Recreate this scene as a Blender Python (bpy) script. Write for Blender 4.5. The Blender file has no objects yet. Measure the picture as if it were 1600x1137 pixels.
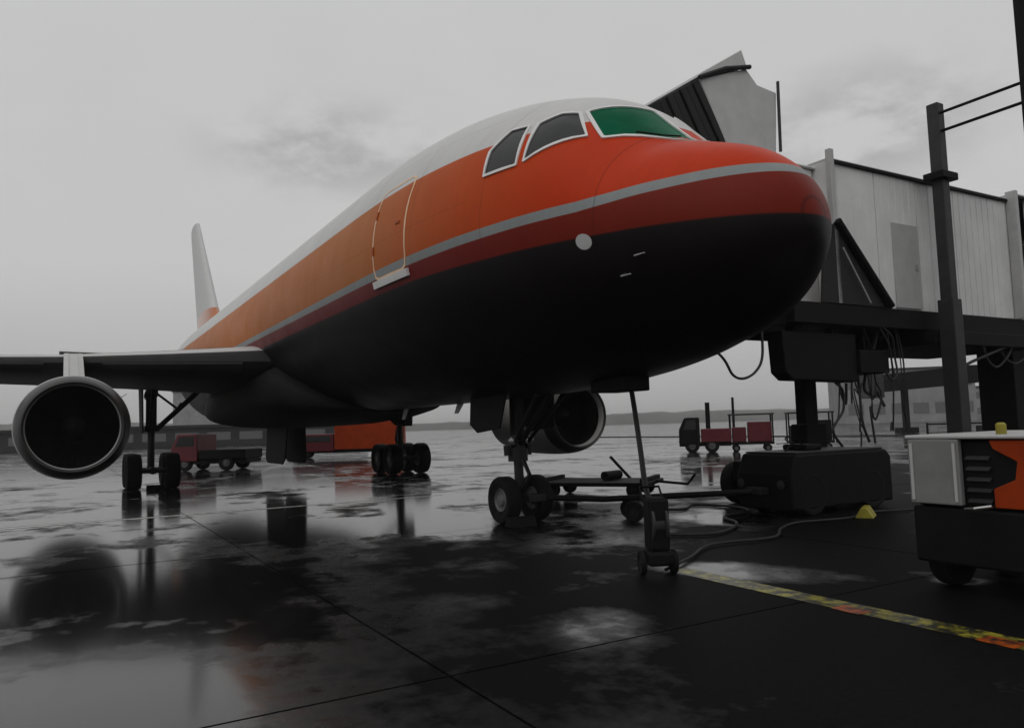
import bpy, bmesh, math, random
from mathutils import Vector, Matrix
random.seed(7)
R = math.radians
sc = bpy.context.scene
COL = sc.collection

# ------------------------------------------------------------------ camera
CAM_F, CAM_H, CAM_PITCH, CAM_ROLL = 1198.8, 1.894, 4.646, 1.698
cd = bpy.data.cameras.new('camera'); cam = bpy.data.objects.new('camera', cd); COL.objects.link(cam)
cd.sensor_width = 36; cd.lens = 36 * CAM_F / 1600; cd.clip_start = .1; cd.clip_end = 9000
a, r = R(CAM_PITCH), R(CAM_ROLL)
X = Vector((1, 0, 0)); F = Vector((0, math.cos(a), math.sin(a))); U = Vector((0, -math.sin(a), math.cos(a)))
right = X * math.cos(r) + (-U) * math.sin(r)
up = X * math.sin(r) + U * math.cos(r)
M = Matrix((right, up, -F)).transposed().to_4x4(); M.translation = Vector((0, 0, CAM_H))
cam.matrix_world = M
sc.camera = cam

# ------------------------------------------------------------------ sky and sun (overcast)
SUN_EL, SUN_AZ = 55, 205
BANKS = (((-.2095, .9152, .3438), .16, .06), ((.4116, .8505, .3276), .15, .075), ((-.75, -.2, .5), .4, .15), ((.6, -.7, .4), .4, .15), ((.95, .2, .35), .3, .1), ((-.9, .4, .3), .3, .1), ((.1, .3, .95), .4, .3))   # around the whole sky
world = bpy.data.worlds.new('World'); sc.world = world; world.use_nodes = True
nt = world.node_tree; nt.nodes.clear()
def N(t, **k):
    n = nt.nodes.new(t)
    for kk, v in k.items(): setattr(n, kk, v)
    return n
out = N('ShaderNodeOutputWorld'); bg = N('ShaderNodeBackground'); bg.inputs['Strength'].default_value = .1
sky = N('ShaderNodeTexSky', sky_type='NISHITA', sun_disc=False, sun_elevation=R(SUN_EL), sun_rotation=R(SUN_AZ), dust_density=6, ozone_density=1, air_density=1)
hsv = N('ShaderNodeHueSaturation'); hsv.inputs['Saturation'].default_value = .0
nt.links.new(sky.outputs[0], hsv.inputs['Color'])
tc = N('ShaderNodeTexCoord'); sep = N('ShaderNodeSeparateXYZ'); nt.links.new(tc.outputs['Generated'], sep.inputs[0])
grad = N('ShaderNodeValToRGB'); e = grad.color_ramp.elements
e[0].position = 0.0; e[0].color = (4.2, 4.2, 4.2, 1); e[1].position = .2; e[1].color = (5.8, 5.8, 5.8, 1)
nt.links.new(sep.outputs['Z'], grad.inputs[0])
mp = N('ShaderNodeMapping'); mp.inputs['Scale'].default_value = (1, 1, 2.0); mp.inputs['Location'].default_value = (.3, .2, .4)
nt.links.new(tc.outputs['Generated'], mp.inputs[0])
nz = N('ShaderNodeTexNoise'); nz.inputs['Scale'].default_value = 5.5; nz.inputs['Detail'].default_value = 6; nz.inputs['Roughness'].default_value = .6
nt.links.new(mp.outputs[0], nz.inputs['Vector'])
def M2(op, u, v):
    q = N('ShaderNodeMath', operation=op)
    for i, w in enumerate((u, v)):
        if isinstance(w, (int, float)): q.inputs[i].default_value = w
        else: nt.links.new(w, q.inputs[i])
    return q.outputs[0]
def bank(d, rx, rz):
    """soft cloud bank round a direction of the sky, wider than high"""
    d = Vector(d).normalized()
    sb = N('ShaderNodeVectorMath', operation='SUBTRACT'); sb.inputs[1].default_value = d; nt.links.new(tc.outputs['Generated'], sb.inputs[0])
    sx = N('ShaderNodeVectorMath', operation='MULTIPLY'); sx.inputs[1].default_value = (1 / rx, 1 / rx, 1 / rz); nt.links.new(sb.outputs[0], sx.inputs[0])
    ln = N('ShaderNodeVectorMath', operation='LENGTH'); nt.links.new(sx.outputs[0], ln.inputs[0])
    q = N('ShaderNodeMapRange', clamp=True, interpolation_type='SMOOTHSTEP'); q.inputs[1].default_value = 1.25; q.inputs[2].default_value = .2
    nt.links.new(ln.outputs['Value'], q.inputs[0]); return q.outputs[0]
banks = None
for d, rx, rz in BANKS:
    k = bank(d, rx, rz); banks = k if banks is None else M2('MAXIMUM', banks, k)
ns = N('ShaderNodeMapRange', clamp=True, interpolation_type='SMOOTHSTEP'); ns.inputs[1].default_value = .4; ns.inputs[2].default_value = .58
nt.links.new(nz.outputs['Fac'], ns.inputs[0])
dark = M2('ADD', M2('MULTIPLY', M2('MULTIPLY', banks, .55), ns.outputs[0]), M2('MULTIPLY', nz.outputs['Fac'], .16))
cl = N('ShaderNodeMix', data_type='RGBA'); cl.inputs[6].default_value = (1.02, 1.02, 1.02, 1); cl.inputs[7].default_value = (.52, .52, .523, 1)
nt.links.new(dark, cl.inputs[0])
mul = N('ShaderNodeMix', data_type='RGBA', blend_type='MULTIPLY'); mul.inputs[0].default_value = 1
nt.links.new(grad.outputs[0], mul.inputs[6]); nt.links.new(cl.outputs[2], mul.inputs[7])
mx = N('ShaderNodeMix', data_type='RGBA'); mx.inputs[0].default_value = .96     # the cloud deck almost hides the clear sky above it
nt.links.new(hsv.outputs[0], mx.inputs[6]); nt.links.new(mul.outputs[2], mx.inputs[7])
nt.links.new(mx.outputs[2], bg.inputs[0]); nt.links.new(bg.outputs[0], out.inputs[0])
sd = bpy.data.lights.new('sun', 'SUN'); sd.energy = .5; sd.angle = R(60); sd.color = (1, .97, .93)
sun = bpy.data.objects.new('sun', sd); COL.objects.link(sun)
# the lamp points away from the place the sun stands (rotation 0 = north, clockwise seen from above)
sdir = Vector((math.sin(R(SUN_AZ)) * math.cos(R(SUN_EL)), math.cos(R(SUN_AZ)) * math.cos(R(SUN_EL)), math.sin(R(SUN_EL))))
sun.rotation_euler = (-sdir).to_track_quat('-Z', 'Y').to_euler()
vs = sc.view_settings; vs.view_transform = 'Standard'; vs.look = 'None'; vs.exposure = 0; vs.gamma = 1; vs.use_curve_mapping = False
try: sc.cycles.use_denoising = True
except Exception: pass
sc.cycles.max_bounces = 6; sc.cycles.glossy_bounces = 4; sc.cycles.diffuse_bounces = 3; sc.cycles.caustics_reflective = False

# ------------------------------------------------------------------ aircraft frame: s metres aft of the nose, y to port, z up
HEAD = R(30.427)
FW = Vector((math.sin(HEAD), -math.cos(HEAD), 0)); PT = Vector((math.cos(HEAD), math.sin(HEAD), 0)); N0 = Vector((3.7427, 9.2202, 0))
ROT = math.atan2(FW.y, FW.x)
def AC(s, y, z=0): return N0 - FW * s + PT * y + Vector((0, 0, z))

# ------------------------------------------------------------------ materials
def mat(name, col, rough=.5, metal=0, spec=.5, coat=0, var=.12, vscale=3, bump=0, bscale=30, rvar=0, emis=None, objvar=0):
    m = bpy.data.materials.new(name); m.use_nodes = True; t = m.node_tree; b = t.nodes['Principled BSDF']
    b.inputs['Roughness'].default_value = rough; b.inputs['Metallic'].default_value = metal
    b.inputs['Specular IOR Level'].default_value = spec; b.inputs['Coat Weight'].default_value = coat; b.inputs['Coat Roughness'].default_value = .12
    c = t.nodes.new('ShaderNodeTexCoord'); n = t.nodes.new('ShaderNodeTexNoise'); n.inputs['Scale'].default_value = vscale; n.inputs['Detail'].default_value = 7; n.inputs['Roughness'].default_value = .62
    t.links.new(c.outputs['Object'], n.inputs['Vector'])
    rp = t.nodes.new('ShaderNodeValToRGB'); e = rp.color_ramp.elements
    e[0].position = .3; e[1].position = .7
    e[0].color = tuple(max(0, k * (1 - var)) for k in col) + (1,); e[1].color = tuple(min(1, k * (1 + var)) for k in col) + (1,)
    t.links.new(n.outputs['Fac'], rp.inputs[0])
    last = rp.outputs[0]
    if objvar:
        oi = t.nodes.new('ShaderNodeObjectInfo'); mr = t.nodes.new('ShaderNodeMapRange'); mr.inputs[3].default_value = 1 - objvar; mr.inputs[4].default_value = 1 + objvar
        t.links.new(oi.outputs['Random'], mr.inputs[0])
        mm = t.nodes.new('ShaderNodeMix'); mm.data_type = 'RGBA'; mm.blend_type = 'MULTIPLY'; mm.inputs[0].default_value = 1
        t.links.new(last, mm.inputs[6]); t.links.new(mr.outputs[0], mm.inputs[7]); last = mm.outputs[2]
    t.links.new(last, b.inputs['Base Color'])
    if rvar:
        mr = t.nodes.new('ShaderNodeMapRange'); mr.inputs[1].default_value = .3; mr.inputs[2].default_value = .7
        mr.inputs[3].default_value = max(0, rough - rvar); mr.inputs[4].default_value = min(1, rough + rvar)
        t.links.new(n.outputs['Fac'], mr.inputs[0]); t.links.new(mr.outputs[0], b.inputs['Roughness'])
    if bump:
        n2 = t.nodes.new('ShaderNodeTexNoise'); n2.inputs['Scale'].default_value = bscale; n2.inputs['Detail'].default_value = 4
        t.links.new(c.outputs['Object'], n2.inputs['Vector'])
        bp = t.nodes.new('ShaderNodeBump'); bp.inputs['Strength'].default_value = bump; bp.inputs['Distance'].default_value = .02
        t.links.new(n2.outputs['Fac'], bp.inputs['Height']); t.links.new(bp.outputs[0], b.inputs['Normal'])
    return m
WHITE = mat('white_paint', (.72, .72, .71), .35, var=.05)
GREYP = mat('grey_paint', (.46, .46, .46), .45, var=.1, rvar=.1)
DARKG = mat('dark_grey_paint', (.03, .03, .031), .55, spec=.3, var=.25)
BLACKP = mat('black_paint', (.005, .005, .0053), .65, spec=.15, var=.3)
RUBBER = mat('black_rubber', (.006, .006, .006), .8, spec=.2, var=.25, vscale=20)
METAL = mat('bare_metal', (.5, .5, .5), .32, metal=1, var=.15, rvar=.1)
LIPSHADE = mat('inlet_lip_shade', (.035, .035, .035), .4, spec=.4, var=.1)  # shade of the lower lip put into the colour, dark all round
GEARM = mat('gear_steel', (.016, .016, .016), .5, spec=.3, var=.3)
DARKHUB = mat('dark_wheel_hub', (.012, .012, .012), .6, spec=.2)
JOINT = mat('joint_sealant', (.004, .004, .004), .8, spec=.1)
HUBM = mat('wheel_hub_paint', (.12, .12, .12), .5, var=.2)
LINER = mat('inlet_liner', (.006, .006, .006), .75, spec=.2)
FANM = mat('fan_blade_metal', (.015, .015, .016), .45, metal=.3, spec=.3)
ORANGE = mat('orange_paint', (.5, .13, .02), .28, coat=.5, var=.04)
REDP = mat('red_paint', (.26, .018, .006), .4, var=.15)
MAROON = mat('maroon_paint', (.11, .006, .014), .45, var=.2)
ORANGEG = mat('orange_equipment_paint', (.3, .034, .003), .6, spec=.15, var=.2, rvar=.1)
CREAM = mat('pale_door_outline_paint', (.8, .55, .34), .4)
SHADE = mat('window_shade', (.36, .052, .004), .4, spec=.15, var=.1)
GLASSG = mat('green_tinted_glass', (.001, .105, .05), .06, spec=.14, var=.25, vscale=1.2)
GLASSD = mat('dark_glass', (.02, .021, .022), .07, spec=.3, var=.3, vscale=2)
PANEL = mat('bridge_cladding', (.68, .68, .68), .5, var=.12, vscale=.8, rvar=.1, objvar=.07)
PANELD = mat('bridge_canopy_fabric', (.56, .56, .56), .7, var=.1, vscale=2)
BELLOW = mat('black_bellows_fabric', (.008, .008, .008), .75, var=.3)
YELLOW = mat('yellow_paint', (.28, .24, .02), .5, var=.3)
CABLE = mat('cable_rubber', (.01, .01, .01), .55)
FARG = mat('far_building_cladding', (.26, .26, .265), .8, var=.2, vscale=.3)
FARD = mat('far_building_dark', (.015, .015, .016), .8, var=.3, vscale=.4)
GLASSG.node_tree.nodes['Principled BSDF'].inputs['IOR'].default_value = 1.13
FARWIN = mat('far_window', (.12, .12, .125), .5)
BELLYSHADE = mat('belly_shade', (.010, .009, .009), .65, spec=.1, var=.2)  # near-black colour carries the shade under the hull, fairing and gear doors
WINGSHADE = mat('wing_underside_shade', (.016, .016, .0165), .55, spec=.15, var=.2)  # shade under the wing put into the colour of undersides and slats

def livery():
    m = bpy.data.materials.new('aircraft_livery'); m.use_nodes = True; t = m.node_tree; b = t.nodes['Principled BSDF']
    b.inputs['Specular IOR Level'].default_value = .11
    def n(k, **kw):
        q = t.nodes.new(k)
        for kk, v in kw.items(): setattr(q, kk, v)
        return q
    def math_(op, a_, b_=None, c_=None):
        q = n('ShaderNodeMath', operation=op)
        for i, v in enumerate((a_, b_, c_)):
            if v is None: continue
            if isinstance(v, (int, float)): q.inputs[i].default_value = v
            else: t.links.new(v, q.inputs[i])
        return q.outputs[0]
    tc = n('ShaderNodeTexCoord'); sp = n('ShaderNodeSeparateXYZ'); t.links.new(tc.outputs['Object'], sp.inputs[0])
    x, z = sp.outputs['X'], sp.outputs['Z']
    s = math_('MULTIPLY', x, -1)
    off = math_('MULTIPLY', math_('MAXIMUM', math_('SUBTRACT', 1, math_('DIVIDE', s, 2.3)), 0), .19)
    zz = math_('SUBTRACT', z, off)
    def step(v, edge, w=.004): 
        q = n('ShaderNodeMapRange', clamp=True); q.inputs[1].default_value = edge - w; q.inputs[2].default_value = edge + w
        t.links.new(v, q.inputs[0]); return q.outputs[0]
    def mix(f, a_, b_):
        q = n('ShaderNodeMix', data_type='RGBA')
        t.links.new(f, q.inputs[0])
        for i, v in ((6, a_), (7, b_)):
            if isinstance(v, tuple): q.inputs[i].default_value = v + (1,)
            else: t.links.new(v, q.inputs[i])
        return q.outputs[2]
    # thin grime and panel variation
    nz = n('ShaderNodeTexNoise'); nz.inputs['Scale'].default_value = 1.3; nz.inputs['Detail'].default_value = 8
    t.links.new(tc.outputs['Object'], nz.inputs['Vector'])
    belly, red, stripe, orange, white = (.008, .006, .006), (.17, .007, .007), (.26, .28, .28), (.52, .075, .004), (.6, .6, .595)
    fade = n('ShaderNodeMapRange', clamp=True); fade.inputs[1].default_value = 2.5; fade.inputs[2].default_value = 8.5; t.links.new(s, fade.inputs[0])
    orange = mix(fade.outputs[0], (.52, .034, .002), (.44, .12, .004))
    red = mix(fade.outputs[0], (.17, .012, .004), (.15, .006, .008))
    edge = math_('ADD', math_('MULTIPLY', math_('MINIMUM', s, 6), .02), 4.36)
    c = mix(step(math_('SUBTRACT', z, edge), 0, .012), belly, red)  # hull shade painted in: near-black below the line where the skin turns down
    c = mix(step(zz, 4.765), c, stripe)
    c = mix(step(zz, 4.915), c, orange)
    c = mix(step(z, 6.335, .006), c, white)
    # panel joints: thin darker rings every 2.05 m behind the cockpit
    fr = math_('FRACT', math_('DIVIDE', math_('SUBTRACT', s, 1.02), 2.05))
    ring = math_('LESS_THAN', math_('ABSOLUTE', math_('SUBTRACT', fr, .5)), .004)
    lap = None
    for z_ in (5.42, 6.9, 4.02, 3.2):
        l_ = math_('LESS_THAN', math_('ABSOLUTE', math_('SUBTRACT', z, z_)), .005)
        lap = l_ if lap is None else math_('MAXIMUM', lap, l_)
    lap = math_('MULTIPLY', lap, math_('GREATER_THAN', s, 4.5))
    st_ = n('ShaderNodeMapping'); st_.inputs['Scale'].default_value = (5, 1, .35); t.links.new(tc.outputs['Object'], st_.inputs[0])
    sn = n('ShaderNodeTexNoise'); sn.inputs['Scale'].default_value = 2.2; sn.inputs['Detail'].default_value = 6; t.links.new(st_.outputs[0], sn.inputs['Vector'])
    lines = math_('MAXIMUM', ring, lap)
    fac = math_('SUBTRACT', 1.14, math_('ADD', math_('ADD', math_('MULTIPLY', lines, .35), math_('MULTIPLY', nz.outputs['Fac'], .14)), math_('MULTIPLY', sn.outputs['Fac'], .18)))
    q = n('ShaderNodeMix', data_type='RGBA', blend_type='MULTIPLY'); q.inputs[0].default_value = 1
    t.links.new(c, q.inputs[6]); t.links.new(fac, q.inputs[7])
    t.links.new(q.outputs[2], b.inputs['Base Color'])
    mr = n('ShaderNodeMapRange'); mr.inputs[3].default_value = .32; mr.inputs[4].default_value = .52
    t.links.new(nz.outputs['Fac'], mr.inputs[0]); t.links.new(mr.outputs[0], b.inputs['Roughness'])
    return m
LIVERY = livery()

PUDDLES = ((2.9, 9.75, 1.5, .75, -.5, .2), (4.3, 15.2, 1.3, 1.9, .2, .2), (.9, 7.5, .95, 1.0, .3, .11), (-4.2, 15.5, .8, 2.2, .2, .12), (-2.6, 19.5, .9, 3.2, .1, .15), (-3.6, 5.6, 2.0, 1.2, .2, .12), (5.0, 8.9, .35, .3, 0, .16))
def ground_mat():
    m = bpy.data.materials.new('wet_apron'); m.use_nodes = True; t = m.node_tree; b = t.nodes['Principled BSDF']
    def n(k, **kw):
        q = t.nodes.new(k)
        for kk, v in kw.items(): setattr(q, kk, v)
        return q
    tc = n('ShaderNodeNewGeometry')
    rot = n('ShaderNodeMapping'); rot.inputs['Rotation'].default_value = (0, 0, -ROT); t.links.new(tc.outputs['Position'], rot.inputs[0])
    big = n('ShaderNodeTexNoise'); big.inputs['Scale'].default_value = .22; big.inputs['Detail'].default_value = 6; big.inputs['Roughness'].default_value = .6
    t.links.new(rot.outputs[0], big.inputs['Vector'])
    fine = n('ShaderNodeTexNoise'); fine.inputs['Scale'].default_value = 14; fine.inputs['Detail'].default_value = 6; fine.inputs['Roughness'].default_value = .7
    t.links.new(rot.outputs[0], fine.inputs['Vector'])
    # wetness: puddles smooth, the rest a thin rough film
    # wetness falls off towards the near right, leaving only a rough damp film there
    spw = n('ShaderNodeSeparateXYZ'); t.links.new(tc.outputs['Position'], spw.inputs[0])
    mid = n('ShaderNodeTexNoise'); mid.inputs['Scale'].default_value = 1.1; mid.inputs['Detail'].default_value = 5; mid.inputs['Roughness'].default_value = .65
    t.links.new(rot.outputs[0], mid.inputs['Vector'])
    def mth(op, u, v):
        q = n('ShaderNodeMath', operation=op)
        for i, w in enumerate((u, v)):
            if isinstance(w, (int, float)): q.inputs[i].default_value = w
            else: t.links.new(w, q.inputs[i])
        return q.outputs[0]
    slope = mth('SUBTRACT', mth('MULTIPLY', mth('SUBTRACT', spw.outputs['Y'], 12.5), .8), spw.outputs['X'])
    slope = mth('MAXIMUM', slope, mth('MULTIPLY', mth('ADD', spw.outputs['X'], 1.2), -1.8))
    sl = n('ShaderNodeMapRange', clamp=True); sl.inputs[1].default_value = -2.4; sl.inputs[2].default_value = 3.4; sl.inputs[3].default_value = -.15; sl.inputs[4].default_value = .05
    t.links.new(slope, sl.inputs[0])
    pud = None
    for px_, py_, ra, rb, an, amp in PUDDLES:
        m_ = n('ShaderNodeMapping', vector_type='TEXTURE'); m_.inputs['Location'].default_value = (px_, py_, 0); m_.inputs['Rotation'].default_value = (0, 0, an); m_.inputs['Scale'].default_value = (ra, rb, 1e3)
        t.links.new(tc.outputs['Position'], m_.inputs[0])
        ln = n('ShaderNodeVectorMath', operation='LENGTH'); t.links.new(m_.outputs[0], ln.inputs[0])
        q = n('ShaderNodeMapRange', clamp=True, interpolation_type='SMOOTHSTEP'); q.inputs[1].default_value = 1.2; q.inputs[2].default_value = .3; q.inputs[4].default_value = amp
        t.links.new(ln.outputs['Value'], q.inputs[0])
        pud = q.outputs[0] if pud is None else mth('MAXIMUM', pud, q.outputs[0])
    wet = n('ShaderNodeMapRange', clamp=True); wet.inputs[1].default_value = .40; wet.inputs[2].default_value = .54
    t.links.new(mth('ADD', mth('ADD', mth('MULTIPLY', big.outputs['Fac'], .62), mth('MULTIPLY', mid.outputs['Fac'], .38)), mth('ADD', sl.outputs[0], pud)), wet.inputs[0])
    ro = n('ShaderNodeMapRange'); ro.inputs[3].default_value = .6; ro.inputs[4].default_value = .1
    t.links.new(wet.outputs[0], ro.inputs[0])
    so = n('ShaderNodeMapRange'); so.inputs[3].default_value = .03; so.inputs[4].default_value = .6
    t.links.new(wet.outputs[0], so.inputs[0]); t.links.new(so.outputs[0], b.inputs['Specular IOR Level'])
    t.links.new(ro.outputs[0], b.inputs['Roughness'])
    cr = n('ShaderNodeValToRGB'); e = cr.color_ramp.elements; e[0].position = .3; e[0].color = (.003, .003, .0031, 1); e[1].position = .75; e[1].color = (.009, .009, .0092, 1)
    t.links.new(fine.outputs['Fac'], cr.inputs[0])
    t.links.new(cr.outputs[0], b.inputs['Base Color'])
    bp = n('ShaderNodeBump'); bp.inputs['Distance'].default_value = .004
    st = n('ShaderNodeMapRange'); st.inputs[3].default_value = .32; st.inputs[4].default_value = .05
    t.links.new(wet.outputs[0], st.inputs[0]); t.links.new(st.outputs[0], bp.inputs['Strength'])
    t.links.new(fine.outputs['Fac'], bp.inputs['Height']); t.links.new(bp.outputs[0], b.inputs['Normal'])
    return m
GROUND = ground_mat()

def line_mat(name, col, wear=.5):
    m = bpy.data.materials.new(name); m.use_nodes = True; t = m.node_tree; b = t.nodes['Principled BSDF']
    tc = t.nodes.new('ShaderNodeTexCoord'); n = t.nodes.new('ShaderNodeTexNoise'); n.inputs['Scale'].default_value = 5; n.inputs['Detail'].default_value = 8; n.inputs['Roughness'].default_value = .75
    t.links.new(tc.outputs['Object'], n.inputs['Vector'])
    rp = t.nodes.new('ShaderNodeValToRGB'); e = rp.color_ramp.elements; e[0].position = wear - .08; e[0].color = (.014, .014, .014, 1); e[1].position = wear + .08; e[1].color = col + (1,)
    t.links.new(n.outputs['Fac'], rp.inputs[0]); t.links.new(rp.outputs[0], b.inputs['Base Color'])
    b.inputs['Roughness'].default_value = .3; b.inputs['IOR'].default_value = 1.36
    return m
LINEW = line_mat('worn_white_line_paint', (.62, .62, .6), .45); LINEY = line_mat('worn_yellow_line_paint', (.36, .32, .03), .545); LINEO = line_mat('worn_orange_line_paint', (.4, .08, .01), .48)

# ------------------------------------------------------------------ mesh builder
class MB:
    def __init__(s): s.v = []; s.f = []; s.m = []
    def add(s, vs, fs, mi=0):
        o = len(s.v); s.v += [tuple(q) for q in vs]; s.f += [tuple(i + o for i in f) for f in fs]; s.m += [mi] * len(fs)
    def box(s, a, b, mi=0):
        x0, y0, z0 = (min(a[i], b[i]) for i in range(3)); x1, y1, z1 = (max(a[i], b[i]) for i in range(3))
        s.add([(x0,y0,z0),(x1,y0,z0),(x1,y1,z0),(x0,y1,z0),(x0,y0,z1),(x1,y0,z1),(x1,y1,z1),(x0,y1,z1)],
              [(3,2,1,0),(4,5,6,7),(0,1,5,4),(1,2,6,5),(2,3,7,6),(3,0,4,7)], mi)
        return s
    def prism(s, poly, n, mi=0):
        """poly: planar loop of points, n: extrusion vector"""
        n = Vector(n); p = [Vector(q) for q in poly]; k = len(p)
        vs = p + [q + n for q in p]
        s.add(vs, [tuple(range(k))[::-1], tuple(range(k, 2 * k))] + [(i, (i + 1) % k, (i + 1) % k + k, i + k) for i in range(k)], mi)
        return s
    def tube(s, pts, r, n=10, mi=0, caps=True):
        pts = [Vector(p) for p in pts]; k = len(pts); rs = r if isinstance(r, (list, tuple)) else [r] * k
        vs = []; ref = None
        for i, p in enumerate(pts):
            t = (pts[min(i + 1, k - 1)] - pts[max(i - 1, 0)]).normalized()
            if ref is None or abs(ref.dot(t)) > .97: ref = Vector((0, 0, 1)) if abs(t.z) < .9 else Vector((1, 0, 0))
            u = t.cross(ref).normalized(); w = u.cross(t).normalized(); ref = w
            for j in range(n):
                an = 2 * math.pi * j / n; vs.append(p + (u * math.cos(an) + w * math.sin(an)) * rs[i])
        fs = [(i * n + j, i * n + (j + 1) % n, (i + 1) * n + (j + 1) % n, (i + 1) * n + j) for i in range(k - 1) for j in range(n)]
        if caps: fs += [tuple(range(n)), tuple(range((k - 1) * n, k * n))[::-1]]
        s.add(vs, fs, mi); return s
    def lathe(s, prof, o, ax, n=48, mi=0, close=False):
        """prof: (t along axis, radius); o origin; ax axis"""
        o = Vector(o); ax = Vector(ax).normalized(); ref = Vector((0, 0, 1)) if abs(ax.z) < .9 else Vector((1, 0, 0))
        u = ax.cross(ref).normalized(); w = u.cross(ax)
        vs = [o + ax * t + (u * math.cos(2 * math.pi * j / n) + w * math.sin(2 * math.pi * j / n)) * rr for t, rr in prof for j in range(n)]
        k = len(prof); rng = k if close else k - 1
        fs = [(i * n + j, i * n + (j + 1) % n, ((i + 1) % k) * n + (j + 1) % n, ((i + 1) % k) * n + j) for i in range(rng) for j in range(n)]
        s.add(vs, fs, mi); return s
    def loft(s, rings, mi=0, closed=True, caps=True):
        n = len(rings[0]); k = len(rings); vs = [p for rg in rings for p in rg]
        jn = n if closed else n - 1
        fs = [(i * n + j, i * n + (j + 1) % n, (i + 1) * n + (j + 1) % n, (i + 1) * n + j) for i in range(k - 1) for j in range(jn)]
        if caps and closed: fs += [tuple(range(n)), tuple(range((k - 1) * n, k * n))[::-1]]
        s.add(vs, fs, mi); return s
    def build(s, name, mats, parent=None, smooth=None, bevel=0, loc=None, keep=False):
        me = bpy.data.meshes.new(name); me.from_pydata(s.v, [], s.f)
        for m_ in (mats if isinstance(mats, (list, tuple)) else [mats]): me.materials.append(m_)
        me.polygons.foreach_set('material_index', s.m)
        bm = bmesh.new(); bm.from_mesh(me); bmesh.ops.remove_doubles(bm, verts=bm.verts, dist=1e-5)
        if not keep: bmesh.ops.recalc_face_normals(bm, faces=bm.faces)
        if smooth:
            for f in bm.faces: f.smooth = True
            for ed in bm.edges:
                if len(ed.link_faces) == 2 and ed.calc_face_angle(0) > R(smooth): ed.smooth = False
        bm.to_mesh(me); bm.free()
        o = bpy.data.objects.new(name, me); COL.objects.link(o)
        if parent: o.parent = parent
        if loc is not None: o.location = loc
        if bevel:
            md = o.modifiers.new('bevel', 'BEVEL'); md.width = bevel; md.segments = 2; md.limit_method = 'ANGLE'; md.angle_limit = R(40)
        return o
def tag(o, label, cat, group=None):
    o['label'] = label; o['category'] = cat
    if group: o['group'] = group
    return o
def thing(name, label, cat, loc, rot=0, group=None):
    o = bpy.data.objects.new(name, None); COL.objects.link(o); o.location = loc; o.rotation_euler = (0, 0, rot); o.empty_display_size = .3
    return tag(o, label, cat, group)
def dup(root, loc, rot, label):
    rr = root.copy(); COL.objects.link(rr); rr.location = loc; rr.rotation_euler = (0, 0, rot); rr['label'] = label
    for ch in list(root.children):
        c = ch.copy(); COL.objects.link(c); c.parent = rr
        for g in list(ch.children):
            d = g.copy(); COL.objects.link(d); d.parent = c
    return rr
class Fr:
    """local coordinates of a thing standing at (s0, y0) in the aircraft's frame"""
    def __init__(s, s0=0, y0=0): s.s0, s.y0 = s0, y0
    def __call__(s, q, y, z): return (-(q - s.s0), y - s.y0, z)

# ================================================================== SETTING
g = MB(); g.add([(-4000, -400, -.032), (4000, -400, -.032), (4000, 7000, -.032), (-4000, 7000, -.032)], [(0, 1, 2, 3)])
go = g.build('apron_ground', GROUND); go['kind'] = 'structure'
SL = 7.5
def slab_mesh():
    b = MB(); e_, d_ = SL / 2 - .013, .03
    b.add([(-e_, -e_, .0), (e_, -e_, .0), (e_, e_, .0), (-e_, e_, .0), (-e_, -e_, -d_), (e_, -e_, -d_), (e_, e_, -d_), (-e_, e_, -d_)],
          [(0, 1, 2, 3), (0, 4, 5, 1), (1, 5, 6, 2), (2, 6, 7, 3), (3, 7, 4, 0)]); return b
base = None
for i in range(-3, 12):
    for j in range(-7, 8):
        s_, y_ = 3.2 + i * SL, -1.55 + j * SL
        if base is None: base = slab_mesh().build('slab', GROUND, go); o = base
        else: o = base.copy(); COL.objects.link(o); o.parent = go
        o.location = AC(s_, y_, random.uniform(-.0015, .0015)) ; o.rotation_euler = (random.uniform(-.0006, .0006), random.uniform(-.0006, .0006), ROT)
b = MB(); b.add([AC(-23, -57, -.02), AC(90, -57, -.02), AC(90, 62, -.02), AC(-23, 62, -.02)], [(0, 1, 2, 3)]); jo = b.build('joint_filler', JOINT, go)

def ground_line(name, p, q, w, m, label, z=.004):
    p, q = Vector(p), Vector(q); d = (q - p).normalized(); nn = Vector((-d.y, d.x, 0)) * w / 2
    b = MB(); k = 12
    vs = []
    for i in range(k + 1):
        c = p.lerp(q, i / k); vs += [c - nn, c + nn]
    b.add([(v.x, v.y, z) for v in vs], [(2 * i, 2 * i + 2, 2 * i + 3, 2 * i + 1) for i in range(k)])
    o = b.build(name, m); o['kind'] = 'structure'; o['label'] = label
    return o
ground_line('white_stand_line', AC(14.2, -13), AC(14.1, 1.5), .22, LINEW, 'worn white painted line across the wet apron')
ground_line('yellow_stand_line', AC(1.6, -1.05), AC(-9, -1.2), .32, LINEY, 'worn yellow painted line leading in under the nose')
for i, s_ in enumerate((-.9, -2.3, -3.3)):
    ground_line('orange_stand_mark', AC(s_, -1.18), AC(s_ - .32, -1.19), .22, LINEO, 'orange dash painted on the yellow line', .008)

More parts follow.
